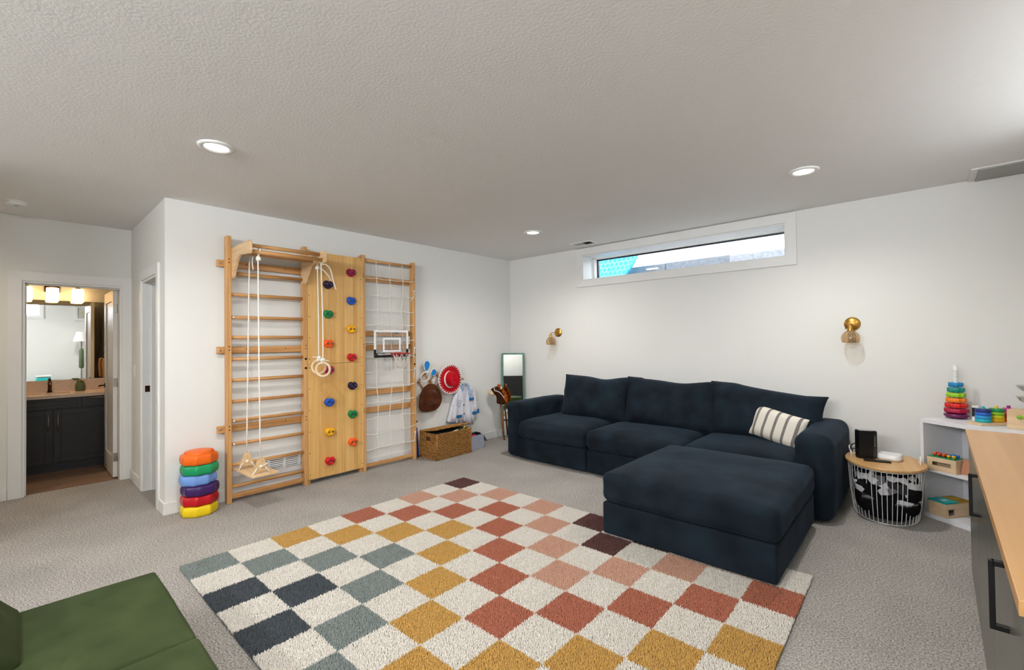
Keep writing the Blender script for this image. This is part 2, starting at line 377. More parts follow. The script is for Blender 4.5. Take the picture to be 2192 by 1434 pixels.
fx0, fx1, fz0, fz1 = wx0 + 0.012, wx1 - 0.012, wz0 + 0.012, wz1 - 0.012
vin = MB()
for lo, hi in (((fx0, 0.24, fz0), (fx0 + 0.03, 0.335, fz1)), ((fx1 - 0.03, 0.24, fz0), (fx1, 0.335, fz1)), ((fx0, 0.24, fz0), (fx1, 0.335, fz0 + 0.012)), ((fx0, 0.24, fz1 - 0.012), (fx1, 0.335, fz1))): vin.box(lo, hi, 0.002)
w1 = struct('window_1', vin, 'trim_white')
bf = MB()
gx0, gx1, gz0, gz1 = fx0 + 0.03, fx1 - 0.03, fz0 + 0.012, fz1 - 0.012
for lo, hi in (((gx0, 0.30, gz0), (gx0 + 0.016, 0.335, gz1)), ((gx1 - 0.016, 0.30, gz0), (gx1, 0.335, gz1)), ((gx0, 0.30, gz0), (gx1, 0.335, gz0 + 0.008)), ((gx0, 0.30, gz1 - 0.016), (gx1, 0.335, gz1))): bf.box(lo, hi, 0.001)
struct('sash', bf, 'black_plastic', w1)
struct('pane', MB().box((gx0 + 0.01, 0.316, gz0 + 0.004), (gx1 - 0.01, 0.320, gz1 - 0.01)), 'glass_clear', w1)

# baseboards
bh, bt = 0.098, 0.015
struct('baseboard_left', MB().box((0, LY - bt, 0), (bt, 0, bh), 0.003), 'trim_white')
struct('baseboard_back', MB().box((bt, -bt, 0), (XR, 0, bh), 0.003), 'trim_white')
struct('baseboard_hall', MB().box((BX, LY - bt, 0), (dx0 - 0.09, LY, bh), 0.003).box((dx1 + 0.09, LY - bt, 0), (0.0, LY, bh), 0.003), 'trim_white')
struct('baseboard_bathroom', MB().box((BX, YR, 0), (BX + bt, by0 - 0.09, bh), 0.003), 'trim_white')
struct('baseboard_rear', MB().box((0, YR, 0), (3.5, YR + bt, bh), 0.003), 'trim_white')
struct('baseboard_right', MB().box((XR - bt, YR + bt, 0), (XR, -bt, bh), 0.003), 'trim_white')
# bathroom door casing and jamb
def casing_x(name, X, y0, y1, z, tw, th):   # casing on a wall of constant x, facing +x
    m_ = MB()
    m_.prism([(y0 - tw, 0), (y0, 0), (y0, z), (y0 - tw, z + tw)], X, X + th, 'yz', 0.003)
    m_.prism([(y1, 0), (y1 + tw, 0), (y1 + tw, z + tw), (y1, z)], X, X + th, 'yz', 0.003)
    m_.prism([(y0 - tw, z + tw), (y0, z), (y1, z), (y1 + tw, z + tw)], X, X + th, 'yz', 0.003)
    return struct(name, m_, 'trim_white')
casing_x('trim_3', BX, by0, by1, bz, 0.088, 0.018)
j = MB().box((BX - 0.13, by0 + 0.0004, 0), (BX + 0.006, by0 + 0.018, bz - 0.0182)).box((BX - 0.13, by1 - 0.018, 0), (BX + 0.006, by1 - 0.0004, bz - 0.0182)).box((BX - 0.13, by0 + 0.0004, bz - 0.018), (BX + 0.006, by1 - 0.0004, bz - 0.0004))
j.box((BX - 0.075, by0 + 0.018, 0), (BX - 0.04, by0 + 0.03, bz - 0.018)).box((BX - 0.075, by0 + 0.018, bz - 0.03), (BX - 0.04, by1 - 0.018, bz - 0.018))
struct('trim_4', j, 'trim_white')
# hall door casing and jamb
tw, th = 0.088, 0.018
m_ = MB()
m_.prism([(dx0 - tw, 0), (dx0, 0), (dx0, dz), (dx0 - tw, dz + tw)], LY - th, LY, 'xz', 0.003)
m_.prism([(dx1, 0), (dx1 + tw, 0), (dx1 + tw, dz + tw), (dx1, dz)], LY - th, LY, 'xz', 0.003)
m_.prism([(dx0 - tw, dz + tw), (dx0, dz), (dx1, dz), (dx1 + tw, dz + tw)], LY - th, LY, 'xz', 0.003)
struct('trim_5', m_, 'trim_white')
j = MB().box((dx0 + 0.0004, LY - 0.006, 0), (dx0 + 0.018, LY + 0.13, dz - 0.0182)).box((dx1 - 0.018, LY - 0.006, 0), (dx1 - 0.0004, LY + 0.13, dz - 0.0182)).box((dx0 + 0.0004, LY - 0.006, dz - 0.018), (dx1 - 0.0004, LY + 0.13, dz - 0.0004))
j.box((dx0 + 0.018, LY + 0.06, 0), (dx0 + 0.03, LY + 0.095, dz - 0.018)).box((dx0 + 0.018, LY + 0.06, dz - 0.03), (dx1 - 0.018, LY + 0.095, dz - 0.018))
tj = struct('trim_6', j, 'trim_white')
struct('strike_plate', MB().box((dx0 + 0.018, LY + 0.012, 0.94), (dx0 + 0.020, LY + 0.05, 1.0), 0.001).box((dx0 + 0.020, LY + 0.02, 0.955), (dx0 + 0.0205, LY + 0.04, 0.985)), 'dark_bronze', tj)
# bathroom door standing open into the bathroom, hinged by the hall corner
HX, HYD = BX - 0.125, by1 - 0.020
dw, dth = 0.665, 0.036
d = MB()
sy0, sy1 = HYD - dth, HYD
st = 0.105
d.box((HX - st, sy0, 0.012), (HX, sy1, 1.975), 0.002).box((HX - dw, sy0, 0.012), (HX - dw + st, sy1, 1.975), 0.002).box((HX - dw + st, sy0, 0.012), (HX - st, sy1, 0.22), 0.002).box((HX - dw + st, sy0, 1.86), (HX - st, sy1, 1.975), 0.002)
d.box((HX - dw + st - 0.005, sy0 + 0.010, 0.2), (HX - st + 0.005, sy1 - 0.010, 1.88))
d1 = struct('door_1', d, 'door_white')
for z in (0.22, 1.0, 1.78):
    m_ = MB().box((HX, sy0 + 0.003, z - 0.045), (HX + 0.0025, sy1 - 0.002, z + 0.045), 0.001).cyl((HX + 0.004, sy1 + 0.004, z - 0.047), (HX + 0.004, sy1 + 0.004, z + 0.047), 0.006, 10)
    for q in (-0.028, 0, 0.028): m_.cyl((HX + 0.002, sy0 + 0.017 + 0.006 * (1 if q else -1), z + q), (HX + 0.0035, sy0 + 0.017 + 0.006 * (1 if q else -1), z + q), 0.0035, 8)
    struct('hinge', m_, 'nickel', d1)
m_ = MB().cyl((HX - dw + 0.06, sy0 - 0.006, 0.94), (HX - dw + 0.06, sy0, 0.94), 0.026, 20).tube([(HX - dw + 0.06, sy0, 0.94), (HX - dw + 0.06, sy0 - 0.05, 0.94), (HX - dw + 0.09, sy0 - 0.055, 0.94), (HX - dw + 0.16, sy0 - 0.055, 0.938)], 0.008, 10)
struct('door_handle', m_, 'dark_bronze', d1)
# casings of the near right window (glares in the bathroom mirror) and two added unseen ones
tw = 0.085
for nm, a_, c_ in (('window_2', qy0, qy1), ('added_window_right_far', sy_0, sy_1)):
    m_ = MB()
    for poly in ([(a_ - tw, rz0 - tw), (a_, rz0), (a_, rz1), (a_ - tw, rz1 + tw)], [(c_ + tw, rz0 - tw), (c_ + tw, rz1 + tw), (c_, rz1), (c_, rz0)], [(a_ - tw, rz0 - tw), (c_ + tw, rz0 - tw), (c_, rz0), (a_, rz0)], [(a_ - tw, rz1 + tw), (a_, rz1), (c_, rz1), (c_ + tw, rz1 + tw)]): m_.prism(poly, XR - 0.02, XR - 0.0003, 'yz', 0.002)
    struct(nm, m_, 'trim_white')
m_ = MB()
for poly in ([(rx0 - tw, rz0 - tw), (rx0, rz0), (rx0, rz1), (rx0 - tw, rz1 + tw)], [(rx1 + tw, rz0 - tw), (rx1 + tw, rz1 + tw), (rx1, rz1), (rx1, rz0)], [(rx0 - tw, rz0 - tw), (rx1 + tw, rz0 - tw), (rx1, rz0), (rx0, rz0)], [(rx0 - tw, rz1 + tw), (rx0, rz1), (rx1, rz1), (rx1 + tw, rz1 + tw)]): m_.prism(poly, YR + 0.0003, YR + 0.02, 'xz', 0.002)
struct('added_window_rear', m_, 'trim_white')

# ------------------------------------------------------------------ outside the high window
struct('ground_outside', MB().box((-3, WT + 0.01, 2.02), (9, 14, 2.10)), 'gravel')
t_ = thing('concrete_kerb', 'grey concrete kerb running along outside the high window', 'kerb', (2.2, 1.2, 2.10))
for i, (xa, xb) in enumerate(((-0.6, 0.65), (0.655, 1.9), (1.905, 2.78))):
    part('kerb_block', MB().box((xa, 1.2, 2.10), (xb, 1.42, 2.470 + 0.003 * i), 0.01), 'concrete', t_)
kb_ = t_
solo('concrete_block', MB().box((2.79, 1.12, 2.10), (3.9, 1.40, 2.455), 0.012), 'concrete_pale', 'pale pitted concrete block outside the window beside the kerb', 'block')
solo('paving_slab', MB().box((3.15, 1.50, 2.10), (4.4, 1.9, 2.515), 0.012), 'concrete', 'grey slab edge seen above the pale concrete block outside', 'slab')
part('pale_patch', MB().soft((1.62, 1.192, 2.398), (1.80, 1.204, 2.424), 0.006, seg=4), 'wood_ring', kb_)
# blue round pool leaning outside on the window side
def pool_mat():
    m = mat('pool_blue', (10, 150, 215), 0.35, trans=0.0); nt = m.node_tree; b_ = nt.nodes['Principled BSDF']; L = nt.links.new
    tc = nt.nodes.new('ShaderNodeTexCoord'); mp = nt.nodes.new('ShaderNodeMapping'); mp.inputs['Scale'].default_value = (1.0, 1.0, 1.0); L(tc.outputs['Object'], mp.inputs[0])
    def vm(op, a, bv):
        n_ = nt.nodes.new('ShaderNodeVectorMath'); n_.operation = op; L(a, n_.inputs[0])
        if bv is not None: n_.inputs[1].default_value = bv
        return n_
    sc_ = vm('MULTIPLY', mp.outputs[0], (1 / 0.075, 0, 1 / (0.075 * 1.732))).outputs[0]; ds = []
    for o_ in (0.0, 0.5):
        q = vm('SUBTRACT', vm('FRACTION', vm('ADD', sc_, (o_, 0, o_)).outputs[0], None).outputs[0], (0.5, 0, 0.5)).outputs[0]
        ds.append(vm('LENGTH', vm('MULTIPLY', q, (1, 0, 1.732)).outputs[0], None).outputs['Value'])
    mn_ = nt.nodes.new('ShaderNodeMath'); mn_.operation = 'MINIMUM'; L(ds[0], mn_.inputs[0]); L(ds[1], mn_.inputs[1])
    r = nt.nodes.new('ShaderNodeMapRange'); r.inputs[1].default_value = 0.47; r.inputs[2].default_value = 0.36; L(mn_.outputs[0], r.inputs[0])
    mx = nt.nodes.new('ShaderNodeMix'); mx.data_type = 'RGBA'; mx.inputs[6].default_value = lin((120, 226, 246)); mx.inputs[7].default_value = lin((20, 178, 232)); L(r.outputs[0], mx.inputs[0]); L(mx.outputs[2], b_.inputs['Base Color'])
    L(mx.outputs[2], b_.inputs['Emission Color']); b_.inputs['Emission Strength'].default_value = 0.0
    b_.inputs['Transmission Weight'].default_value = 0.0
    # thin sunlit plastic lets daylight through
    tr = nt.nodes.new('ShaderNodeBsdfTranslucent'); L(mx.outputs[2], tr.inputs[0]); ms = nt.nodes.new('ShaderNodeMixShader'); ms.inputs[0].default_value = 0.55
    L(b_.outputs[0], ms.inputs[1]); L(tr.outputs[0], ms.inputs[2]); L(ms.outputs[0], nt.nodes['Material Output'].inputs[0])
pool_mat()
pr = 0.62
prof = [(pr, 0.0), (pr + 0.02, 0.012), (pr + 0.02, 0.03), (pr - 0.005, 0.045), (pr - 0.03, 0.04), (pr - 0.07, 0.02), (0.35, 0.005), (0.02, 0.0)]
t_ = thing('paddling_pool', 'bright blue round plastic pool with honeycomb pattern outside the window', 'pool', (1.01, 0.95, 2.10))
m_ = MB().lathe(prof, 48, caps=False).xf(Matrix.Rotation(math.radians(72), 4, 'X'))
m_.xf(Matrix.Translation((0, 0, 0.60)))
part('pool_shell', m_, 'pool_blue', t_, world=False)
mat('pool_rim', (20, 140, 206), 0.3, vary=(8, 0.08))
part('rim', MB().tube([((pr + 0.015) * math.cos(2 * PI * i / 48), (pr + 0.015) * math.sin(2 * PI * i / 48), 0.02) for i in range(48)], 0.016, 8, closed=True).xf(Matrix.Translation((0, 0, 0.60)) @ Matrix.Rotation(math.radians(72), 4, 'X')), 'pool_rim', t_, world=False)
# far steps; the washing-out by glare is painted in as a pale colour
t_ = thing('garden_steps', 'faint pale step ladder far outside in the window glare', 'ladder', (1.0, 7.4, 2.10), 0.2)
mat('glare_washed_metal', (232, 222, 218), 0.6, vary=(8, 0.04))
for sx in (-0.22, 0.22): part('rail', MB().tube([(sx, 0, 0), (sx, 0.1, 1.75)], 0.02, 8), 'glare_washed_metal', t_, world=False)
for q in range(5): part('tread', MB().box((-0.22, 0.02 * q - 0.02, 0.35 + 0.3 * q), (0.22, 0.02 * q + 0.04, 0.38 + 0.3 * q)), 'glare_washed_metal', t_, world=False)

# ------------------------------------------------------------------ ceiling fixtures
def downlight(x, y, label, f=1.0, col=(1.0, 0.98, 0.955)):
    t_ = thing('recessed_light', label, 'light', (x, y, H - 0.012), 0, 'recessed ceiling lights')
    part('trim_ring', MB().lathe([(0.062, 0.008), (0.072, 0.0), (0.088, 0.0), (0.098, 0.006), (0.098, 0.012)], 40, caps=False), 'trim_white', t_, world=False)
    part('lens', MB().lathe([(0.001, 0.004), (0.066, 0.006)], 40, caps=False), 'lamp_lens', t_, world=False)
    d_ = bpy.data.lights.new('downlight', 'SPOT'); d_.energy = DOWNLIGHT_W * 5.0 * f; d_.color = col; d_.spot_size = math.radians(160); d_.spot_blend = 1.0; d_.shadow_soft_size = 0.06
    l_ = bpy.data.objects.new('downlight_bulb', d_); C.objects.link(l_); l_.parent = t_; l_.location = (0, 0, -0.06)
downlight(1.405, -4.21, 'recessed ceiling light nearest the hall corner')
downlight(3.978, -1.172, 'recessed ceiling light right of the high window')
downlight(1.395, -1.145, 'recessed ceiling light by the far corner and air vent')
downlight(3.978, -4.21, 'recessed ceiling light above the near end of the worktop')
downlight(1.405, -6.5, 'added unseen ceiling light near the rear wall on the hall side')  # added out of view to brighten the room from behind
downlight(3.978, -6.5, 'added unseen ceiling light at the rear wall above the sideboard')  # second added lamp behind the camera, general fill
downlight(-0.78, -5.80, 'recessed ceiling light in the hall past the bathroom door', 0.7, (1.0, 0.84, 0.66))
t_ = thing('smoke_detector', 'white round smoke detector on the hall ceiling', 'smoke detector', (-1.0, -5.03, H - 0.036))
part('housing', MB().lathe([(0.045, 0.0), (0.06, 0.004), (0.068, 0.018), (0.068, 0.026)], 36), 'white_plastic', t_, world=False)
part('mounting_plate', MB().lathe([(0.078, 0.026), (0.08, 0.030), (0.08, 0.036)], 36), 'white_plastic', t_, world=False)
part('test_button', MB().lathe([(0.012, -0.002), (0.014, 0.002)], 16, c=(0.02, 0, 0)), 'grey_panel', t_, world=False)
# ceiling register by the window
t_ = thing('ceiling_vent', 'white ceiling air register beside the high window', 'vent', (1.48, -0.255, H - 0.008))
vx0, vx1, vy0, vy1 = 1.335, 1.63, -0.345, -0.165
m_ = MB().box((vx0, vy0, H - 0.008), (vx1, vy0 + 0.028, H), 0.002).box((vx0, vy1 - 0.028, H - 0.008), (vx1, vy1, H), 0.002).box((vx0, vy0 + 0.028, H - 0.008), (vx0 + 0.028, vy1 - 0.028, H), 0.002).box((vx1 - 0.028, vy0 + 0.028, H - 0.008), (vx1, vy1 - 0.028, H), 0.002)
part('frame', m_, 'white_plastic', t_)
part('duct', MB().box((vx0 + 0.028, vy0 + 0.028, H - 0.003), (vx1 - 0.028, vy1 - 0.028, H - 0.0005)), 'dark_slot', t_)
for q in range(6):
    y = vy0 + 0.036 + q * 0.0212
    part('louver', MB().prism([(y, H - 0.007), (y + 0.003, H - 0.0065), (y + 0.016, H - 0.0015), (y + 0.013, H - 0.001)], vx0 + 0.028, vx0 + 0.15, 'yz'), 'white_plastic', t_)
    part('louver', MB().box((vx0 + 0.152, y + 0.004, H - 0.006), (vx1 - 0.028, y + 0.007, H - 0.0035)), 'dark_slot', t_)
part('damper_plate', MB().box((vx0 + 0.028, vy0 + 0.028, H - 0.0045), (vx0 + 0.15, vy1 - 0.028, H - 0.0032)), 'white_plastic', t_)
# flat grey return panel set against the window wall
t_ = thing('ceiling_panel', 'flat grey metal access panel on ceiling against the wall', 'panel', (5.08, -0.175, H - 0.018))
part('panel_frame', MB().box((4.885, -0.345, H - 0.010), (5.38, -0.002, H), 0.002), 'trim_white', t_)
part('panel_face', MB().box((4.925, -0.335, H - 0.018), (5.36, -0.006, H - 0.010), 0.002), 'grey_panel', t_)

# ------------------------------------------------------------------ hall and bathroom fittings
t_ = thing('light_switch', 'white wall switch in hall beside bathroom door', 'switch', (-1.36, LY, 1.07))
part('plate', MB().box((-1.40, LY - 0.006, 1.07), (-1.325, LY, 1.19), 0.002), 'white_plastic', t_)
part('rocker', MB().box((-1.38, LY - 0.011, 1.10), (-1.345, LY - 0.006, 1.16), 0.002), 'white_plastic', t_)

VF = -2.50; VY0, VY1 = -5.9, -4.20
v = thing('bathroom_vanity', 'black shaker vanity cabinet in the bathroom', 'vanity', (-2.77, -5.05, 0))
part('carcass', MB().box((-3.045, VY0, 0.07), (VF - 0.022, VY1, 0.815)).box((-3.045, VY0, 0.0), (VF - 0.05, VY1, 0.07)), 'vanity_black', v)
def shaker(name, y0, y1, z0, z1, rail):
    m_ = MB().box((VF - 0.022, y0, z0), (VF, y0 + rail, z1), 0.002).box((VF - 0.022, y1 - rail, z0), (VF, y1, z1), 0.002).box((VF - 0.022, y0 + rail, z0), (VF, y1 - rail, z0 + rail), 0.002).box((VF - 0.022, y0 + rail, z1 - rail), (VF, y1 - rail, z1), 0.002)
    m_.box((VF - 0.022, y0 + rail - 0.002, z0 + rail - 0.002), (VF - 0.010, y1 - rail + 0.002, z1 - rail + 0.002))
    return part(name, m_, 'vanity_black', v)
def bar(p, a, b_, stand):
    m_ = MB().cyl(a, b_, 0.005, 10)
    A, B_ = Vector(a), Vector(b_)
    for f in (0.12, 0.88):
        q = A.lerp(B_, f); m_.cyl(q, q + Vector(stand), 0.004, 8)
    part('handle', m_, 'nickel', p)
dl = shaker('door', -5.16, -4.755, 0.10, 0.685, 0.055); bar(dl, (VF + 0.028, -4.785, 0.46), (VF + 0.028, -4.785, 0.64), (-0.028, 0, 0))
dr = shaker('door', -4.74, -4.21, 0.10, 0.685, 0.055); bar(dr, (VF + 0.028, -4.71, 0.46), (VF + 0.028, -4.71, 0.64), (-0.028, 0, 0))
shaker('drawer', -4.99, -4.525, 0.70, 0.81, 0.03)
dd = shaker('drawer', -4.51, -4.21, 0.70, 0.81, 0.03); bar(dd, (VF + 0.028, -4.46, 0.795), (VF + 0.028, -4.26, 0.795), (-0.028, 0, 0))
shaker('drawer', -5.6, -5.0, 0.70, 0.81, 0.03); shaker('door', -5.62, -5.175, 0.10, 0.685, 0.055)
t_ = thing('stone_countertop', 'cream stone vanity top with backsplash over black cabinet', 'countertop', (-2.77, -5.05, 0.815))
m_ = MB().box((-3.045, VY0, 0.815), (VF + 0.015, -4.98, 0.85), 0.003).box((-3.045, -4.60, 0.815), (VF + 0.015, -4.195, 0.85), 0.003).box((-3.045, -4.98, 0.815), (-2.95, -4.60, 0.85)).box((-2.60, -4.98, 0.815), (VF + 0.015, -4.60, 0.85), 0.003)
part('slab', m_, 'stone_top', t_)
part('backsplash', MB().box((-3.048, VY0, 0.85), (-3.03, -4.195, 0.985), 0.002), 'stone_top', t_)
part('side_splash', MB().box((-3.03, -4.208, 0.85), (VF + 0.0, -4.192, 0.985), 0.002), 'stone_top', t_)
part('basin', MB().box((-2.955, -4.985, 0.825), (-2.595, -4.595, 0.832)), 'stone_top', t_)
t_ = thing('faucet', 'brown bronze single-hole faucet on the vanity top', 'faucet', (-2.985, -4.755, 0.85))
part('body', MB().lathe([(0.026, 0), (0.026, 0.008), (0.019, 0.014), (0.016, 0.06), (0.018, 0.12), (0.014, 0.128)], 20), 'dark_bronze', t_, world=False)
part('spout', MB().tube(catmull([(0.005, 0, 0.10), (0.04, 0, 0.118), (0.085, 0, 0.108), (0.115, 0, 0.085)], 5), [0.014] * 10 + [0.012] * 6, 10), 'dark_bronze', t_, world=False)
part('lever', MB().tube([(0, 0, 0.128), (-0.005, 0, 0.145), (0.045, 0, 0.16)], [0.012, 0.012, 0.006], 10), 'dark_bronze', t_, world=False)
t_ = thing('soap_pump', 'squat green soap dispenser beside the bronze faucet', 'dispenser', (-2.93, -4.50, 0.85))
part('bottle', MB().lathe([(0.04, 0), (0.046, 0.01), (0.047, 0.06), (0.041, 0.09), (0.032, 0.1), (0.03, 0.108)], 28), 'green_ceramic', t_, world=False)
part('pump', MB().lathe([(0.031, 0.108), (0.031, 0.122), (0.012, 0.124), (0.010, 0.138)], 20).tube([(0, 0, 0.137), (0, -0.06, 0.138)], 0.007, 8), 'green_ceramic', t_, world=False)
t_ = thing('bathroom_mirror', 'wide frameless bathroom mirror above the cream backsplash', 'mirror', (-3.045, -5.0, 0.99))
part('glass', MB().box((-3.049, VY0, 0.988), (-3.041, -4.235, 1.935), 0.001), 'mirror_glass', t_)
part('clip', MB().box((-3.046, -4.75, 1.932), (-3.036, -4.73, 1.942)), 'nickel', t_)
t_ = thing('vanity_light', 'bronze bar light with frosted glass shades over bathroom mirror', 'wall lamp', (-3.04, -4.735, 2.03))
part('backplate', MB().box((-3.05, -4.80, 2.03), (-3.03, -4.67, 2.11), 0.004), 'dark_bronze', t_)
part('bar', MB().cyl((-2.95, -5.22, 2.105), (-2.95, -4.46, 2.105), 0.008, 10).cyl((-3.03, -4.735, 2.085), (-2.95, -4.735, 2.105), 0.008, 10), 'dark_bronze', t_)
for y in (-5.165, -4.95, -4.735, -4.52):
    h_ = part('holder', MB().cyl((-2.95, y, 2.075), (-2.95, y, 2.105), 0.022, 16), 'dark_bronze', t_)
    part('shade', MB().lathe([(0.018, 0.165), (0.052, 0.16), (0.055, 0.145), (0.054, 0.01), (0.049, 0.0), (0.045, 0.004)], 28, c=(-2.95, y, 1.915), caps=False), 'lamp_shade_glow', h_)
    d_ = bpy.data.lights.new('vanity_bulb', 'POINT'); d_.energy = 5; d_.color = (1.0, 0.70, 0.40); d_.shadow_soft_size = 0.022
    l_ = bpy.data.objects.new('vanity_bulb', d_); C.objects.link(l_); l_.parent = t_; l_.location = Vector((-2.95, y, 1.955)) - t_.location
t_ = thing('towel_ring', 'bronze towel ring on bathroom side wall by mirror', 'towel ring', (-2.86, -4.192, 1.28))
part('post', MB().cyl((-2.86, -4.19, 1.33), (-2.86, -4.26, 1.33), 0.008, 10).cyl((-2.86, -4.19, 1.33), (-2.86, -4.198, 1.33), 0.022, 16), 'dark_bronze', t_)
part('ring', MB().tube([(-2.86 + 0.075 * math.sin(a), -4.255, 1.255 - 0.075 * -math.cos(a)) for a in [2 * PI * i / 28 for i in range(28)]], 0.005, 8, closed=True), 'dark_bronze', t_)
for nm, dy, lb in (('hand_towel', -4.285, 'tan hand towel hanging in front on the bronze ring'), ('hand_towel', -4.225, 'tan hand towel hanging behind on the bronze ring')):
    m_ = MB().soft((-2.93, dy - 0.016, 0.995), (-2.79, dy + 0.016, 1.235), 0.015, (0.0, 0.0, 0.006, 0.006, 0, 0), 10, 0.006, 22, int(dy * 100))
    o = solo(nm, m_, 'towel_tan', lb, 'towel', 'hand towels in the bathroom')

# ------------------------------------------------------------------ wooden climbing frame on the wall
XF = 0.125                                               # front of the posts
cf = thing('climbing_frame', 'wooden wall climbing frame with ladder, climbing panel and net bay', 'climbing frame', (0.07, -2.81, 0))
PW = 0.038
posts = {'a': (-3.800, 2.335), 'b': (-3.140, 2.337), 'c': (-2.515, 2.341), 'd': (-1.860, 2.334)}
for k_, (y, zt) in posts.items():
    p_ = part('post', MB().box((0.055, y, 0.0), (XF, y + PW, zt), 0.004), 'wood_z', cf)
    for z in (0.64, 0.67, 1.335, 1.365, 2.10, 2.13):
        part('screw', MB().cyl((XF - 0.001, y + PW / 2, z), (XF + 0.0008, y + PW / 2, z), 0.0055, 10), 'dark_bronze', p_)
part('post', MB().box((0.055, -3.095, 0.0), (XF - 0.02, -3.07, 2.315), 0.003), 'wood_z', cf)
part('post', MB().box((0.055, -2.545, 0.0), (XF - 0.02, -2.518, 2.315), 0.003), 'wood_z', cf)
# holes in two of the posts, their shade painted as dark discs
for y, zs in ((-3.140 + PW / 2, (1.235, 1.145)), (-1.860 + PW / 2, (1.235, 1.125))):
    for z in zs: part('hole_shade_disc', MB().cyl((XF - 0.001, y, z), (XF + 0.001, y, z), 0.012, 16), 'dark_bronze', cf)
# ladder rungs
for z in (2.225, 2.012, 1.825, 1.624, 1.446, 1.254, 1.068, 0.882, 0.712, 0.509, 0.327, 0.140):
    part('rung', MB().cyl((0.095, -3.77, z), (0.095, -3.13, z), 0.0155, 16), 'wood_y', cf)
part('bottom_rail', MB().box((0.075, -3.763, 0.035), (0.105, -3.138, 0.075), 0.004), 'wood_y', cf)
for z in (2.10, 1.335, 0.640):                            # boards that run past the post as wall brackets
    r_ = part('wall_rail', MB().box((0.018, -3.852, z - 0.030), (0.045, -1.83, z + 0.030), 0.004), 'wood_y', cf)
    part('bolt', MB().lathe([(0.009, 0), (0.009, 0.004), (0.004, 0.005)], 14).xf(Matrix.Translation((0.045, -3.829, z)) @ Matrix.Rotation(PI / 2, 4, 'Y')), 'nickel', r_)
    for y in (-3.62, -3.28): part('screw', MB().cyl((0.044, y, z + 0.006), (0.0462, y, z + 0.006), 0.005, 10), 'dark_bronze', r_)
for z, y in ((1.624, -3.744), (0.712, -3.742), (0.509, -3.742)):
    part('bolt', MB().lathe([(0.010, 0), (0.010, 0.003), (0.004, 0.004)], 14).xf(Matrix.Translation((0.108, y, z)) @ Matrix.Rotation(PI / 2, 4, 'Y')), 'white_plastic', cf)
# climbing panel: two boards
for z0, z1 in ((0.045, 1.178), (1.180, 2.300)):
    pb = part('panel', MB().box((XF - 0.020, -3.100, z0), (XF - 0.002, -2.512, z1), 0.002), 'wood_panel', cf)
    zz = z0 + 0.05
    while zz < z1:
        for y in (-3.085, -2.527): part('screw', MB().cyl((XF - 0.003, y, zz), (XF - 0.001, y, zz), 0.0045, 8), 'dark_bronze', pb)
        zz += 0.21
HOLD = {'magenta': (168, 16, 74), 'black_purple': (34, 18, 56), 'blue': (22, 84, 190), 'green': (12, 128, 66), 'yellow': (250, 178, 10), 'orange': (252, 92, 16), 'red': (204, 14, 26)}
for n_, c_ in HOLD.items(): mat('hold_' + n_, c_, 0.42, spec=0.4, vary=(25, 0.12))
def hold_mesh():
    m_ = MB(); V = []; n = 40; rings = [(1.0, 0.0), (1.03, 0.010), (1.0, 0.022), (0.9, 0.032), (0.72, 0.037), (0.45, 0.034), (0.2, 0.029), (0.02, 0.028)]
    def rad(a):
        g_ = lambda c, w_: math.exp(-((((a - c + PI) % (2 * PI)) - PI) / w_) ** 2)
        return 0.0465 + 0.0035 * math.cos(2 * a) - 0.0125 * g_(PI * 0.47, 0.33) + 0.003 * g_(PI * 0.75, 0.4) - 0.006 * g_(-PI * 0.27, 0.35) - 0.004 * g_(-PI * 0.8, 0.3)
    for f, x in rings:
        for i in range(n):
            a = 2 * PI * i / n; r = rad(a) * f; V.append((x + 0.004 * math.sin(3 * a) * (1 - abs(2 * f - 1)) * (x > 0), r * math.cos(a), r * math.sin(a)))
    F = [(i * n + j, i * n + (j + 1) % n, (i + 1) * n + (j + 1) % n, (i + 1) * n + j) for i in range(len(rings) - 1) for j in range(n)]
    F.append(tuple((len(rings) - 1) * n + j for j in range(n)))
    return m_.add(V, F, True)
hm = hold_mesh(); cup = MB().lathe([(0.0095, 0.0), (0.0105, 0.006), (0.0085, 0.007)], 14).xf(Matrix.Rotation(PI / 2, 4, 'Y')); bolt = MB().lathe([(0.005, 0.0), (0.005, 0.010), (0.002, 0.011)], 10).xf(Matrix.Rotation(PI / 2, 4, 'Y'))
hmesh = {c_: hm.mesh('hold', 'hold_' + c_) for c_ in HOLD}; cupm = {c_: cup.mesh('socket', 'black_plastic') for c_ in ('x',)}['x']; boltm = bolt.mesh('bolt', 'nickel')
HP = [(-2.645, 2.128, 'magenta'), (-2.897, 1.980, 'black_purple'), (-2.645, 1.830, 'blue'), (-2.896, 1.681, 'green'), (-2.646, 1.532, 'yellow'), (-2.893, 1.382, 'orange'), (-2.642, 1.234, 'red'), (-2.891, 1.115, 'magenta'), (-2.638, 0.936, 'black_purple'), (-2.890, 0.788, 'blue'), (-2.638, 0.637, 'green'), (-2.888, 0.490, 'yellow'), (-2.637, 0.345, 'orange'), (-2.886, 0.196, 'red')]
for y, z, c_ in HP:
    h_ = link('hold', hmesh[c_], cf); h_.location = Vector((XF - 0.002, y, z)) - cf.location; h_['label'] = c_.replace('_', ' ') + ' climbing hold'
    for dy, dz_ in ((-0.020, 0.001), (0.022, 0.002)):
        s_ = link('socket', cupm, h_); s_.location = (0.0315, dy, dz_)
        q_ = link('bolt', boltm, h_); q_.location = (0.0315, dy, dz_)
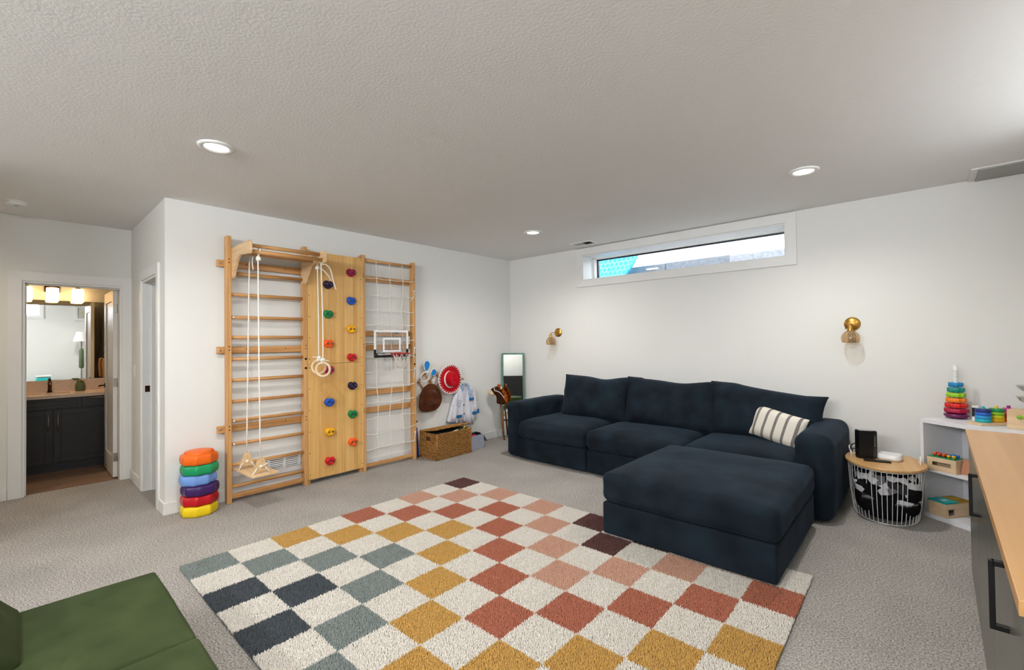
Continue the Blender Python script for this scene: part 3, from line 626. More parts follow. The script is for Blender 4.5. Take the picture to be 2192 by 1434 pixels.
# net bay boards
part('top_bar', MB().cyl((0.095, -2.49, 2.290), (0.095, -1.83, 2.290), 0.0155, 16), 'wood_y', cf)
for z in (1.490, 0.835):
    part('net_slat', MB().box((0.018, -2.485, z - 0.030), (0.045, -1.83, z + 0.030), 0.004), 'wood_y', cf)
part('bottom_rail', MB().box((0.075, -2.478, 0.030), (0.105, -1.857, 0.066), 0.004), 'wood_y', cf)
# pull-up brackets and bars
bp_ = [(0.075, 1.965), (0.155, 1.965), (0.175, 1.985)] + [(0.20, 2.03)] + arc((0.36, 2.00), 0.14, math.radians(152), math.radians(92), 6) + [(0.55, 2.125)] + arc((0.55, 2.150), 0.03, -PI / 2, 0, 4) + arc((0.55, 2.205), 0.03, 0, PI / 2, 4) + [(0.30, 2.238), (0.14, 2.232), (0.085, 2.21), (0.075, 2.18)]
for y in (-3.762, -3.141):
    k_ = part('pull_up_bracket', MB().prism(bp_, y, y + 0.022, 'xz', 0.004), 'wood_pale_z', cf)
    for z in (2.02, 2.11): part('screw', MB().cyl((0.10, y - 0.002 if y > -3.2 else y + 0.0235, z), (0.10, y + 0.001 if y > -3.2 else y + 0.021, z), 0.005, 10), 'nickel', k_)
for x, z in ((0.525, 2.150), (0.470, 2.208), (0.21, 2.185), (0.33, 2.165)):
    part('pull_up_bar', MB().cyl((x, -3.745, z), (x, -3.136, z), 0.0165, 16), 'wood_y', cf)

# ------------------------------------------------------------------ rope net
net = thing('rope_net', 'white knotted rope climbing net in the wooden frame', 'net', (0.11, -2.16, 0.05))
rows = [2.105, 1.908, 1.744, 1.580, 1.406, 1.232, 1.058, 0.900, 0.722, 0.556, 0.388, 0.222]
cols = [-2.335, -2.168, -1.998]
rnd = random.Random(3)
J = {}
for i, z in enumerate(rows):
    for q, y in enumerate(cols): J[i, q] = (0.118 + rnd.uniform(-0.004, 0.006), y + rnd.uniform(-0.016, 0.016), z + rnd.uniform(-0.012, 0.012))
for q, y in enumerate(cols):
    pts = [(0.105, y + 0.004, 2.305)] + [J[i, q] for i in range(len(rows))] + [(0.104, y + 0.012, 0.06)]
    part('rope', MB().tube(catmull(pts, 3), 0.0042, 6), 'rope_white', net)
for i, z in enumerate(rows):
    pts = [(0.112, -2.470, z + rnd.uniform(-0.01, 0.015))] + [(J[i, q][0] + 0.003, J[i, q][1], J[i, q][2]) for q in range(3)] + [(0.129, -1.842, z + rnd.uniform(-0.01, 0.02))]
    mid = []
    for a_, b_ in zip(pts[:-1], pts[1:]): mid += [a_, tuple((a_[k] + b_[k]) / 2 - (0.006 if k == 2 else 0) for k in range(3))]
    part('rope', MB().tube(catmull(mid + [pts[-1]], 3), 0.0042, 6), 'rope_white', net)
    for q in range(3):
        p = J[i, q]; part('knot', MB().soft((p[0] - 0.008, p[1] - 0.009, p[2] - 0.009), (p[0] + 0.010, p[1] + 0.009, p[2] + 0.009), 0.008, seg=2), 'rope_white', net)
for z in (1.97, 1.30, 1.055, 0.30):
    part('rope', MB().tube(catmull([(0.132, -1.845, z + 0.03), (0.136, -1.85, z), (0.130, -1.853, z - 0.05), (0.126, -1.90 if z > 1.9 else -1.850, z - 0.10)], 4), 0.0045, 6), 'rope_white', net)
    part('knot', MB().soft((0.124, -1.856, z + 0.01), (0.142, -1.836, z + 0.032), 0.008, seg=2), 'rope_white', net)

# ------------------------------------------------------------------ mini basketball hoop
bb = thing('basketball_hoop', 'small clear basketball backboard with red rim hung on rope net', 'hoop', (0.15, -2.15, 1.22))
mat('hoop_red', (176, 22, 26), 0.3, vary=(20, 0.1)); mat('print_white', (246, 246, 246), 0.4, vary=(20, 0.02))
BXX = 0.142
part('backboard', MB().box((BXX, -2.388, 1.222), (BXX + 0.006, -1.948, 1.522), 0.002), 'acrylic', bb)
f0, f1 = BXX - 0.002, BXX + 0.0095
m_ = MB().box((f0, -2.390, 1.31), (f1, -2.366, 1.4995), 0.002).box((f0, -1.970, 1.31), (f1, -1.946, 1.4995), 0.002).box((f0, -2.390, 1.500), (f1, -1.946, 1.525), 0.002)
part('white_border', m_, 'print_white', bb)
m_ = MB().box((f0, -2.390, 1.2485), (f1, -2.366, 1.3095), 0.002).box((f0, -1.970, 1.2485), (f1, -1.946, 1.3095), 0.002).box((f0, -2.390, 1.219), (f1, -1.946, 1.248), 0.002).prism([(-2.366, 1.248), (-2.34, 1.248), (-2.366, 1.274)], f0, f1, 'yz')
part('black_border', m_, 'black_plastic', bb)
m_ = MB().box((BXX + 0.0062, -2.283, 1.3005), (BXX + 0.009, -2.260, 1.4175)).box((BXX + 0.0062, -2.072, 1.3005), (BXX + 0.009, -2.049, 1.4175)).box((BXX + 0.0062, -2.283, 1.418), (BXX + 0.009, -2.049, 1.44)).box((BXX + 0.0062, -2.283, 1.28), (BXX + 0.009, -2.049, 1.30))
part('target_square', m_, 'print_white', bb)
m_ = MB()
for q, (a_, b_) in enumerate(((-2.352, -2.332), (-2.325, -2.300), (-2.294, -2.262))): m_.box((BXX + 0.006, a_, 1.262), (BXX + 0.0072, b_, 1.270))
m_.box((BXX + 0.006, -2.352, 1.279), (BXX + 0.0072, -2.335, 1.284)).box((BXX + 0.006, -2.328, 1.279), (BXX + 0.0072, -2.316, 1.284))
part('print_mark', m_, 'black_plastic', bb)
for y in (-2.33, -2.06): part('hook', MB().box((0.046, y, 1.520), (BXX + 0.008, y + 0.055, 1.527), 0.002).box((0.046, y, 1.49), (0.050, y + 0.055, 1.527), 0.001), 'black_plastic', bb)
rc = (BXX + 0.125, -2.115, 1.262); rr = 0.10
part('rim', MB().tube([(rc[0] + rr * math.cos(2 * PI * i / 36), rc[1] + rr * math.sin(2 * PI * i / 36), rc[2]) for i in range(36)], 0.0065, 8, closed=True), 'hoop_red', bb)
part('rim_mount', MB().box((BXX + 0.006, rc[1] - 0.062, rc[2] - 0.032), (BXX + 0.016, rc[1] + 0.062, rc[2] + 0.010), 0.003).prism([(BXX + 0.012, rc[1] - 0.055), (BXX + 0.050, rc[1] - 0.04), (BXX + 0.050, rc[1] + 0.04), (BXX + 0.012, rc[1] + 0.055)], rc[2] - 0.008, rc[2] + 0.006, 'xy'), 'hoop_red', bb)
lev = [(rr, rc[2] - 0.004), (0.078, rc[2] - 0.06), (0.060, rc[2] - 0.115), (0.052, rc[2] - 0.165)]
nn = 10
for i in range(nn):
    for sgn in (1, -1):
        pts = [(rc[0] + r * math.cos(2 * PI * (i + sgn * 0.5 * k) / nn), rc[1] + r * math.sin(2 * PI * (i + sgn * 0.5 * k) / nn), z) for k, (r, z) in enumerate(lev)]
        part('net_cord', MB().tube(pts, 0.0021, 5), 'rope_white', bb)

# ------------------------------------------------------------------ trapeze swing and rings
tz = thing('trapeze_swing', 'small wooden board swing hanging by two white ropes from pull-up bars', 'swing', (0.30, -3.64, 0.28))
part('rope', MB().tube(catmull([(0.205, -3.640, 2.20), (0.205, -3.645, 2.10), (0.205, -3.66, 1.2), (0.205, -3.672, 0.42)], 4), 0.0058, 8), 'rope_white', tz)
part('rope', MB().tube(catmull([(0.505, -3.672, 2.165), (0.508, -3.676, 2.09), (0.48, -3.662, 1.2), (0.452, -3.645, 0.40)], 4), 0.0058, 8), 'rope_white', tz)
part('knot', MB().soft((0.487, -3.69, 2.075), (0.527, -3.655, 2.118), 0.016, seg=3, wr=0.004, wsc=60), 'rope_white', tz)
part('rope', MB().tube(catmull([(0.50, -3.672, 2.11), (0.542, -3.672, 2.16), (0.53, -3.67, 2.175), (0.502, -3.67, 2.15)], 4), 0.0055, 8), 'rope_white', tz)
part('rope_end', MB().tube(catmull([(0.36, -3.668, 2.14), (0.362, -3.672, 2.08), (0.368, -3.668, 2.02)], 4), 0.0052, 8), 'rope_white', tz)
part('seat_board', MB().box((0.085, -3.742, 0.283), (0.515, -3.528, 0.298), 0.003).xf(Matrix.Translation((0.3, -3.64, 0.29)) @ Matrix.Rotation(0.06, 4, 'Z') @ Matrix.Translation((-0.3, 3.64, -0.29))), 'wood_pale_z', tz)
for x, y, z in ((0.205, -3.672, 0.325), (0.452, -3.642, 0.318)):
    part('hanger_plate', MB().prism([(y - 0.058, z + 0.012), (y - 0.045, z), (y + 0.045, z), (y + 0.058, z + 0.012), (y + 0.018, z + 0.115), (y - 0.018, z + 0.115)], x - 0.006, x + 0.006, 'yz', 0.002), 'wood_pale_z', tz)
    for sy in (-1, 1): part('rope', MB().tube([(x + 0.008, y + sy * 0.030, z + 0.030), (x + 0.010, y + sy * 0.045, z + 0.01), (x + 0.012, y + sy * 0.075, 0.288)], 0.005, 6), 'rope_white', tz)
    part('knot', MB().soft((x + 0.002, y - 0.014, z + 0.028), (x + 0.026, y + 0.012, z + 0.052), 0.011, seg=2), 'rope_white', tz)
part('rope', MB().tube([(0.46, -3.655, 0.342), (0.464, -3.60, 0.372), (0.464, -3.585, 0.358)], 0.005, 6), 'rope_white', tz)
def gym_ring(cx, cy, cz, top, tail, label):
    t_ = thing('gym_ring', label, 'ring', (cx, cy, cz - 0.073), 0, 'gym rings on the climbing frame')
    d_ = Vector((0.67, -0.74, 0)); s_ = Vector((0.74, 0.67, 0))
    part('hoop', MB().tube([Vector((cx, cy, cz)) + s_ * 0.063 * math.cos(2 * PI * i / 40) + Vector((0, 0, 1)) * 0.063 * math.sin(2 * PI * i / 40) for i in range(40)], 0.0115, 12, closed=True), 'wood_ring', t_)
    part('rope', MB().tube(catmull([top, (top[0], top[1], top[2] - 0.06), (cx, cy, cz + 0.45), (cx, cy, cz + 0.062)], 5), 0.0058, 8), 'rope_white', t_)
    part('rope', MB().tube([Vector((cx, cy, cz + 0.063)) + d_ * 0.017 * math.cos(2 * PI * i / 16) + Vector((0, 0, 1)) * 0.017 * math.sin(2 * PI * i / 16) for i in range(16)], 0.0055, 8, closed=True), 'rope_white', t_)
    part('knot', MB().soft((cx - 0.018, cy - 0.02, cz + 0.072), (cx + 0.018, cy + 0.02, cz + 0.105), 0.014, seg=3, wr=0.005, wsc=70), 'rope_white', t_)
    part('rope_end', MB().tube(catmull([(cx - 0.01, cy - 0.055, cz + 0.098), (cx, cy, cz + 0.088), (cx + 0.015, cy + 0.05, cz + 0.080)], 4), 0.005, 6), 'rope_white', t_)
    part('knot', MB().soft((top[0] - 0.018, top[1] - 0.018, top[2] - 0.075), (top[0] + 0.018, top[1] + 0.018, top[2] - 0.035), 0.014, seg=3, wr=0.005, wsc=70), 'rope_white', t_)
    part('rope_end', MB().tube(catmull(tail, 6), 0.0058, 8), 'rope_white', t_)
gym_ring(0.33, -3.088, 1.160, (0.33, -3.094, 2.165), [(0.33, -3.094, 2.105), (0.33, -3.052, 2.100), (0.325, -2.988, 2.045), (0.32, -2.955, 1.995)], 'rear wooden gym ring hanging on white rope before the panel')
gym_ring(0.47, -3.112, 1.142, (0.475, -3.128, 2.20), [(0.48, -3.120, 2.12), (0.48, -3.078, 2.118), (0.475, -3.036, 2.076), (0.47, -3.012, 1.995), (0.468, -2.981, 1.896)], 'front wooden gym ring hanging on white rope with long tail')

# ------------------------------------------------------------------ return-air grille behind the ladder
gr = thing('wall_grille', 'white slotted return air grille low on wall behind ladder', 'vent', (0.01, -3.28, 0.14))
gz0, gz1, gy0, gy1 = 0.145, 0.335, -3.565, -3.0
part('backing', MB().box((0.0005, gy0 + 0.01, gz0 + 0.01), (0.004, gy1 - 0.01, gz1 - 0.01)), 'dark_slot', gr)
m_ = MB().box((0.001, gy0, gz0), (0.014, gy1, gz0 + 0.045), 0.002).box((0.001, gy0, gz1 - 0.015), (0.014, gy1, gz1), 0.002)
ny = 4; wy = (gy1 - gy0) / ny
for i in range(ny + 1): m_.box((0.001, gy0 + i * wy - (0.011 if i else 0), gz0 + 0.04), (0.014, gy0 + i * wy + (0.011 if i < ny else 0), gz1 - 0.01), 0.001)
part('frame', m_, 'white_plastic', gr)
for i in range(ny):
    for q in range(7):
        z = gz0 + 0.049 + q * 0.0178
        part('slat', MB().prism([(0.003, z + 0.008), (0.012, z), (0.0135, z + 0.004), (0.003, z + 0.0125)], gy0 + i * wy + 0.011, gy0 + (i + 1) * wy - 0.011, 'xz'), 'white_plastic', gr)

# ------------------------------------------------------------------ stack of stepping stones
SC = [('yellow', (238, 205, 18)), ('red', (190, 8, 26)), ('purple', (58, 26, 92)), ('pale blue', (112, 152, 216)), ('green', (16, 150, 92)), ('orange', (238, 104, 8))]
def step_mesh(cap):
    m_ = MB(); n = 64
    def rad(a):
        k = 8; ph = (a * k / (2 * PI)) % 1.0 - 0.5
        return 0.128 * (math.cos(PI / k) / math.cos(2 * PI / k * ph)) * (1 + 0.012 * math.cos(k * a))
    prof = [(0.90, 0.0), (0.97, 0.006), (1.0, 0.02), (1.02, 0.04), (1.0, 0.062), (0.96, 0.076), (0.86, 0.082), (0.83, 0.082)]
    prof += [(0.82, 0.092), (0.80, 0.100), (0.6, 0.106), (0.3, 0.108), (0.02, 0.108)] if cap else [(0.5, 0.082), (0.02, 0.082)]
    R2 = lambda i, z: rad(2 * PI * i / n) if z < 0.083 else 0.122
    V = [(r * R2(i, z) * math.cos(2 * PI * i / n), r * R2(i, z) * math.sin(2 * PI * i / n) * 1.04, z) for r, z in prof for i in range(n)]
    F = [(i * n + j, i * n + (j + 1) % n, (i + 1) * n + (j + 1) % n, (i + 1) * n + j) for i in range(len(prof) - 1) for j in range(n)]
    F.append(tuple(range(n))[::-1]); F.append(tuple((len(prof) - 1) * n + j for j in range(n)))
    return m_.add(V, F, True)
for i, (nm, c_) in enumerate(SC):
    mat('step_' + nm, c_, 0.38, spec=0.45, vary=(12, 0.06))
    pos = {0: 'resting on the carpet at the bottom of the stack', 5: 'with raised oval lid on top of the stack'}.get(i, 'between %s and %s ones' % (SC[i - 1][0] if i else '', SC[i + 1][0] if i < 5 else ''))
    o = link('stepping_stone_toy', step_mesh(i == 5).mesh('step', 'step_' + nm)); o.location = (0.155 + (0.004, -0.002, 0.006, -0.006, 0.0, 0.003)[i], -4.012 + (0.0, 0.004, 0.006, -0.006, 0.004, 0.0)[i], 0.0005 + i * 0.0825)
    o.rotation_euler = (0, 0, 0.39 + (0.0, 0.03, 0.16, -0.06, 0.04, 0.02)[i])
    tag(o, '%s plastic stepping stone %s' % (nm, pos), 'stepping stone', 'stacked plastic stepping stones')

# ------------------------------------------------------------------ wicker basket, grey box, blue board
bk = thing('wicker_basket', 'woven seagrass storage basket with lid ajar against the wall', 'basket', (0.22, -1.46, 0))
mat('seagrass', (184, 134, 72), 0.7, spec=0.25, vary=(45, 0.0, (126, 84, 42)), bump=(140, 0.6, 0.004))
mat('basket_inside', (70, 50, 32), 0.9, vary=(20, 0.2))
kx0, kx1, ky0, ky1, kh = 0.078, 0.392, -1.728, -1.20, 0.305
nrow = 19; rr_ = 0.0085
for i in range(nrow):
    z = 0.010 + i * (kh - 0.015) / (nrow - 1)
    loop = []; L_ = [((kx0, ky0), (kx1, ky0)), ((kx1, ky0), (kx1, ky1)), ((kx1, ky1), (kx0, ky1)), ((kx0, ky1), (kx0, ky0))]
    hole = (13 <= i <= 15)
    for si, (a_, b_) in enumerate(L_):
        n = 26 if si in (0, 2) else 40
        for q in range(n):
            f = q / n; s_ = f * n; ph = PI * (s_ / 2 + (i % 2)) ; off_ = 0.0035 * math.sin(ph)
            x_ = a_[0] + (b_[0] - a_[0]) * f; y_ = a_[1] + (b_[1] - a_[1]) * f
            nx, ny_ = ((0, -1), (1, 0), (0, 1), (-1, 0))[si]
            loop.append((x_ + nx * off_, y_ + ny_ * off_, z + 0.003 * math.cos(ph)))
    rad_ = [rr_ * (0.80 + 0.32 * abs(math.sin(PI * q / 4 + i * 0.7))) for q in range(len(loop))]
    if hole:                                             # handle slot in the end that faces the ladder
        g0, g1 = 9, 16; loop = loop[g1:] + loop[:g0 + 1]; rad_ = rad_[g1:] + rad_[:g0 + 1]
        part('weave_row', MB().tube(loop, rad_, 6), 'seagrass', bk)
    else: part('weave_row', MB().tube(loop, rad_, 6, closed=True), 'seagrass', bk)
for x_, y_ in ((kx0, ky0), (kx1, ky0), (kx1, ky1), (kx0, ky1)): part('corner_binding', MB().tube([(x_, y_, 0.004), (x_, y_, kh + 0.004)], 0.0105, 8), 'seagrass', bk)
part('liner', MB().box((kx0 + 0.006, ky0 + 0.006, 0.005), (kx1 - 0.006, ky0 + 0.010, kh - 0.01)).box((kx0 + 0.006, ky1 - 0.010, 0.005), (kx1 - 0.006, ky1 - 0.006, kh - 0.01)).box((kx0 + 0.006, ky0 + 0.006, 0.005), (kx0 + 0.010, ky1 - 0.006, kh - 0.01)).box((kx1 - 0.010, ky0 + 0.006, 0.005), (kx1 - 0.006, ky1 - 0.006, kh - 0.01)).box((kx0 + 0.006, ky0 + 0.006, 0.005), (kx1 - 0.006, ky1 - 0.006, 0.02)), 'basket_inside', bk)
lm = Matrix.Translation((kx0 - 0.005, -1.47, kh + 0.008)) @ Matrix.Rotation(math.radians(-9), 4, 'Y') @ Matrix.Rotation(math.radians(3), 4, 'Z')
for i in range(16):
    x_ = 0.012 + i * 0.0188
    part('lid_row', MB().tube([(x_, -0.285 + q * 0.0226, 0.004 * math.sin(q * 1.57 + i * PI)) for q in range(26)], 0.0105, 6).xf(lm), 'seagrass', bk)
# dress-up odds and ends filling the basket
mat('cloth_dark', (24, 26, 34), 0.9, vary=(30, 0.0, (40, 44, 56))); mat('cloth_olive', (88, 100, 56), 0.9, vary=(20, 0.2)); mat('cloth_cream', (226, 220, 190), 0.9, vary=(20, 0.1)); mat('cloth_yellow', (236, 214, 60), 0.7, vary=(20, 0.1))
solo('folded_cloth', MB().soft((0.09, -1.69, 0.16), (0.372, -1.345, 0.285), 0.05, (0, 0, 0, 0, 0, 0.015), 14, 0.014, 14, 3), 'cloth_dark', 'dark folded costume cloth filling the wicker basket', 'cloth')
solo('folded_cloth', MB().soft((0.09, -1.332, 0.16), (0.372, -1.225, 0.298), 0.04, (0, 0, 0, 0, 0, 0.012), 10, 0.012, 16, 5), 'cloth_olive', 'olive green costume cloth at the end of the wicker basket', 'cloth')
solo('ribbon', MB().tube(catmull([(0.34, -1.44, 0.292), (0.36, -1.43, 0.302), (0.366, -1.40, 0.306), (0.35, -1.37, 0.30)], 4), 0.008, 6), 'cloth_cream', 'cream ribbon showing at the rim of the wicker basket', 'ribbon')
solo('toy_wand', MB().tube([(0.33, -1.275, 0.292), (0.362, -1.262, 0.335)], 0.006, 8), 'cloth_yellow', 'short yellow stick poking out of the wicker basket', 'stick')
gb = thing('fabric_box', 'light grey fabric storage box behind the wicker basket', 'box', (0.22, -1.0, 0))
mat('felt_grey', (170, 174, 190), 0.95, spec=0.05, vary=(60, 0.12)); mat('felt_grey_dark', (120, 122, 130), 0.95, spec=0.05, vary=(60, 0.15))
g = dict(x0=0.10, x1=0.325, y0=-1.16, y1=-0.905, h=0.178)
part('wall_panel', MB().box((g['x1'] - 0.006, g['y0'], 0), (g['x1'], g['y1'], g['h']), 0.002), 'felt_grey', gb)
part('wall_panel', MB().box((g['x0'], g['y0'], 0), (g['x0'] + 0.006, g['y1'], g['h']), 0.002), 'felt_grey', gb)
part('wall_panel', MB().box((g['x0'] + 0.006, g['y0'], 0), (g['x1'] - 0.006, g['y0'] + 0.006, g['h']), 0.002), 'felt_grey', gb)
part('wall_panel', MB().box((g['x0'] + 0.006, g['y1'] - 0.006, 0), (g['x1'] - 0.006, g['y1'], g['h']), 0.002), 'felt_grey', gb)
part('bottom', MB().box((g['x0'] + 0.006, g['y0'] + 0.006, 0), (g['x1'] - 0.006, g['y1'] - 0.006, 0.006)), 'felt_grey', gb)
part('side_flap', MB().box((0.0, 0, -0.004), (0.21, 0.135, 0.0), 0.001).xf(Matrix.Translation((0.105, g['y1'], g['h'] - 0.004)) @ Matrix.Rotation(math.radians(-52), 4, 'X')), 'felt_grey_dark', gb)
mat('cloth_red', (196, 24, 60), 0.85, vary=(20, 0.1))
solo('toy_bag', MB().soft((0.12, -1.145, 0.012), (0.31, -0.99, 0.185), 0.04, seg=8, wr=0.01, wsc=18, seed=4), 'cloth_red', 'red cloth bundle inside the light grey fabric box', 'cloth')
solo('black_strap', MB().tube(catmull([(0.26, -1.05, 0.192), (0.28, -1.02, 0.205), (0.25, -0.985, 0.2), (0.29, -0.95, 0.19), (0.27, -0.925, 0.178), (0.2, -0.94, 0.17)], 4), 0.011, 6), 'cloth_dark', 'black strap heaped in the light grey fabric box', 'strap')
solo('folded_cloth', MB().soft((0.12, -0.985, 0.012), (0.31, -0.915, 0.165), 0.03, seg=6, wr=0.008, wsc=18, seed=9), 'cloth_dark', 'black cloth stuffed in the light grey fabric box', 'cloth')
mat('blue_board', (28, 62, 158), 0.4, vary=(8, 0.08))
solo('blue_board', MB().prism([(0.022, 0.0), (0.058, 0.0), (0.030, 0.35), (0.016, 0.35)], -1.797, -1.742, 'xz'), 'blue_board', 'narrow blue board standing between climbing frame and basket', 'board')
solo('wall_hook', MB().soft((0.0, -1.755, 0.405), (0.022, -1.732, 0.435), 0.008, seg=3).cyl((0.01, -1.743, 0.42), (0.04, -1.743, 0.425), 0.005, 8), 'black_plastic', 'tiny black wall hook beside the climbing frame', 'hook')

# ------------------------------------------------------------------ peg rack with costumes
pr_ = thing('peg_rack', 'wooden accordion peg rack on the wall behind the hats', 'peg rack', (0.012, -1.36, 0.80))
P0 = [(-1.705, 0.895), (-1.53, 0.889), (-1.355, 0.889), (-1.18, 0.889), (-1.005, 0.888)]; Q0 = [(-1.6175, 0.992), (-1.4425, 0.995), (-1.2675, 0.993), (-1.0925, 0.992)]; R0 = [(-1.6175, 0.795), (-1.4425, 0.795), (-1.2675, 0.795), (-1.0925, 0.795)]
for i in range(4):
    for a_, b_, x_ in ((P0[i], Q0[i], 0.006), (Q0[i], P0[i + 1], 0.012), (P0[i], R0[i], 0.012), (R0[i], P0[i + 1], 0.006)):
        d_ = Vector((b_[0] - a_[0], b_[1] - a_[1], 0)).normalized() * 0.012; n_ = Vector((-d_.y, d_.x, 0)) * 0.75
        part('slat', MB().prism([(a_[0] - d_.x + n_.x, a_[1] - d_.y + n_.y), (b_[0] + d_.x + n_.x, b_[1] + d_.y + n_.y), (b_[0] + d_.x - n_.x, b_[1] + d_.y - n_.y), (a_[0] - d_.x - n_.x, a_[1] - d_.y - n_.y)], x_ - 0.004, x_ + 0.002, 'yz'), 'wood_peg', pr_)
for y, z in P0 + Q0 + R0:
    part('peg', MB().lathe([(0.006, 0), (0.006, 0.022), (0.011, 0.027), (0.012, 0.034), (0.007, 0.040)], 14).xf(Matrix.Translation((0.014, y, z)) @ Matrix.Rotation(PI / 2, 4, 'Y')), 'wood_peg', pr_)

# red hat
mat('felt_red', (196, 10, 28), 0.9, spec=0.1, sheen=0.2, vary=(14, 0.12)); mat('felt_white', (240, 236, 230), 0.9, spec=0.1, vary=(30, 0.04)); mat('felt_brown', (98, 52, 26), 0.9, spec=0.1, sheen=0.15, vary=(12, 0.0, (74, 36, 18)))
def brim_hat(name, label, cy, cz, a, b_, rot, cw, ch, chh, col, point=0.0, lace=False):
    t_ = thing(name, label, 'hat', (0.058, cy, cz)); n = 64
    def out(th):                                          # brim outline in (y, z), before rotation
        r = 1.0 + point * max(0, math.cos(th - PI)) ** 6
        return a * r * math.cos(th), b_ * math.sin(th)
    def P(y, z, x):
        return (x, y * math.cos(rot) - z * math.sin(rot), y * math.sin(rot) + z * math.cos(rot))
    def brimx(y, z): return 0.010 + 0.34 * (abs(z) / b_) ** 2 * 0.06 + 0.0
    V = []; F = []
    rings = [1.0, 0.9, 0.75, 0.6, 0.42]
    for side in (0, 1):
        for f in rings:
            for i in range(n):
                y, z = out(2 * PI * i / n); y *= f; z *= f; V.append(P(y, z, brimx(y, z) - 0.004 * side))
    k = len(rings)
    for s_ in (0, 1):
        for i in range(k - 1):
            for q in range(n):
                f_ = (s_ * k * n + i * n + q, s_ * k * n + i * n + (q + 1) % n, s_ * k * n + (i + 1) * n + (q + 1) % n, s_ * k * n + (i + 1) * n + q); F.append(f_ if s_ == 0 else f_[::-1])
    for q in range(n): F.append((q, k * n + q, k * n + (q + 1) % n, (q + 1) % n))
    part('brim', MB().add(V, F, True), col, t_, world=False)
    V = []; F = []; cr = [(1.0, 0.0), (0.99, 0.02), (0.95, 0.3), (0.90, 0.7), (0.84, 0.92), (0.70, 1.0), (0.5, 0.93), (0.25, 0.80), (0.03, 0.76)]
    for f, hx in cr:
        for i in range(n):
            th = 2 * PI * i / n; y, z = cw * f * math.cos(th), ch * f * math.sin(th)
            pin = 1 - 0.22 * max(0, math.cos(th)) * (hx > 0.5)
            V.append(P(y * pin, z * pin, 0.012 + chh * hx + 0.006 * math.cos(2 * th) * hx))
    for i in range(len(cr) - 1):
        for q in range(n): F.append((i * n + q, i * n + (q + 1) % n, (i + 1) * n + (q + 1) % n, (i + 1) * n + q))
    F.append(tuple((len(cr) - 1) * n + q for q in range(n)))
    part('crown', MB().add(V, F, True), col, t_, world=False)
    if lace:
        part('brim_edge', MB().tube([P(out(2 * PI * i / n)[0], out(2 * PI * i / n)[1], brimx(*out(2 * PI * i / n)) - 0.002) for i in range(n)], 0.006, 8, closed=True), 'felt_white', t_, world=False)
        for i in range(30):
            th = 2 * PI * i / 30; y, z = out(th); y2, z2 = out(th + 0.13)
            part('lace', MB().tube([P(y * 0.985, z * 0.985, brimx(y, z) + 0.004), P(y2 * 0.86, z2 * 0.86, brimx(y2 * .86, z2 * .86) + 0.004)], [0.0055, 0.003], 6), 'felt_white', t_, world=False)
        th0, th1 = math.radians(95), math.radians(285)
        part('hat_band', MB().tube([P(cw * 1.06 * math.cos(th0 + (th1 - th0) * i / 24), ch * 1.06 * math.sin(th0 + (th1 - th0) * i / 24), 0.020) for i in range(25)], [0.004 + 0.007 * math.sin(PI * i / 24) for i in range(25)], 8), 'felt_white', t_, world=False)
    else:
        part('hat_band', MB().tube([P(cw * 1.02 * math.cos(2 * PI * i / n), ch * 1.02 * math.sin(2 * PI * i / n), 0.016) for i in range(n)], 0.006, 6, closed=True), 'felt_brown', t_, world=False)
    return t_
brim_hat('sun_hat', 'red felt hat with white laced brim hanging on peg rack', -1.250, 0.905, 0.185, 0.188, 0.1, 0.092, 0.102, 0.085, 'felt_red', 0, True)
brim_hat('brown_hat', 'brown felt hat hanging below the bunny ears', -1.566, 0.702, 0.165, 0.175, math.radians(42), 0.098, 0.108, 0.085, 'felt_brown', 0.30)
# bunny ear headband
t_ = thing('bunny_ears', 'white headband with blue bunny ears on peg rack', 'headband', (0.05, -1.63, 0.90))
mat('ear_blue', (18, 132, 206), 0.85, vary=(20, 0.08))
part('band', MB().tube([(0.055 + 0.02 * math.sin(2 * PI * i / 36), -1.637 + 0.062 * math.cos(2 * PI * i / 36), 0.958 + 0.062 * math.sin(2 * PI * i / 36)) for i in range(36)], 0.008, 8, closed=True), 'felt_white', t_)
def ear(c, l, w_, ang, bend=0):
    pts = []; n = 20
    for i in range(n):
        a = 2 * PI * i / n; yy = w_ * math.sin(a) * (1 - 0.35 * math.cos(a)); zz = l * -math.cos(a); pts.append((yy, zz))
    R_ = lambda y, z: (c[0] + y * math.cos(ang) - z * math.sin(ang), c[1] + y * math.sin(ang) + z * math.cos(ang))
    part('ear', MB().prism([R_(y * 1.22, z * 1.12) for y, z in pts], 0.048, 0.060, 'yz', 0.002), 'felt_white', t_)
    part('inner_ear', MB().prism([R_(y, z) for y, z in pts], 0.060, 0.063, 'yz', 0.001), 'ear_blue', t_)
ear((-1.612, 1.092), 0.060, 0.038, math.radians(-6))
ear((-1.512, 1.002), 0.045, 0.034, math.radians(-52))

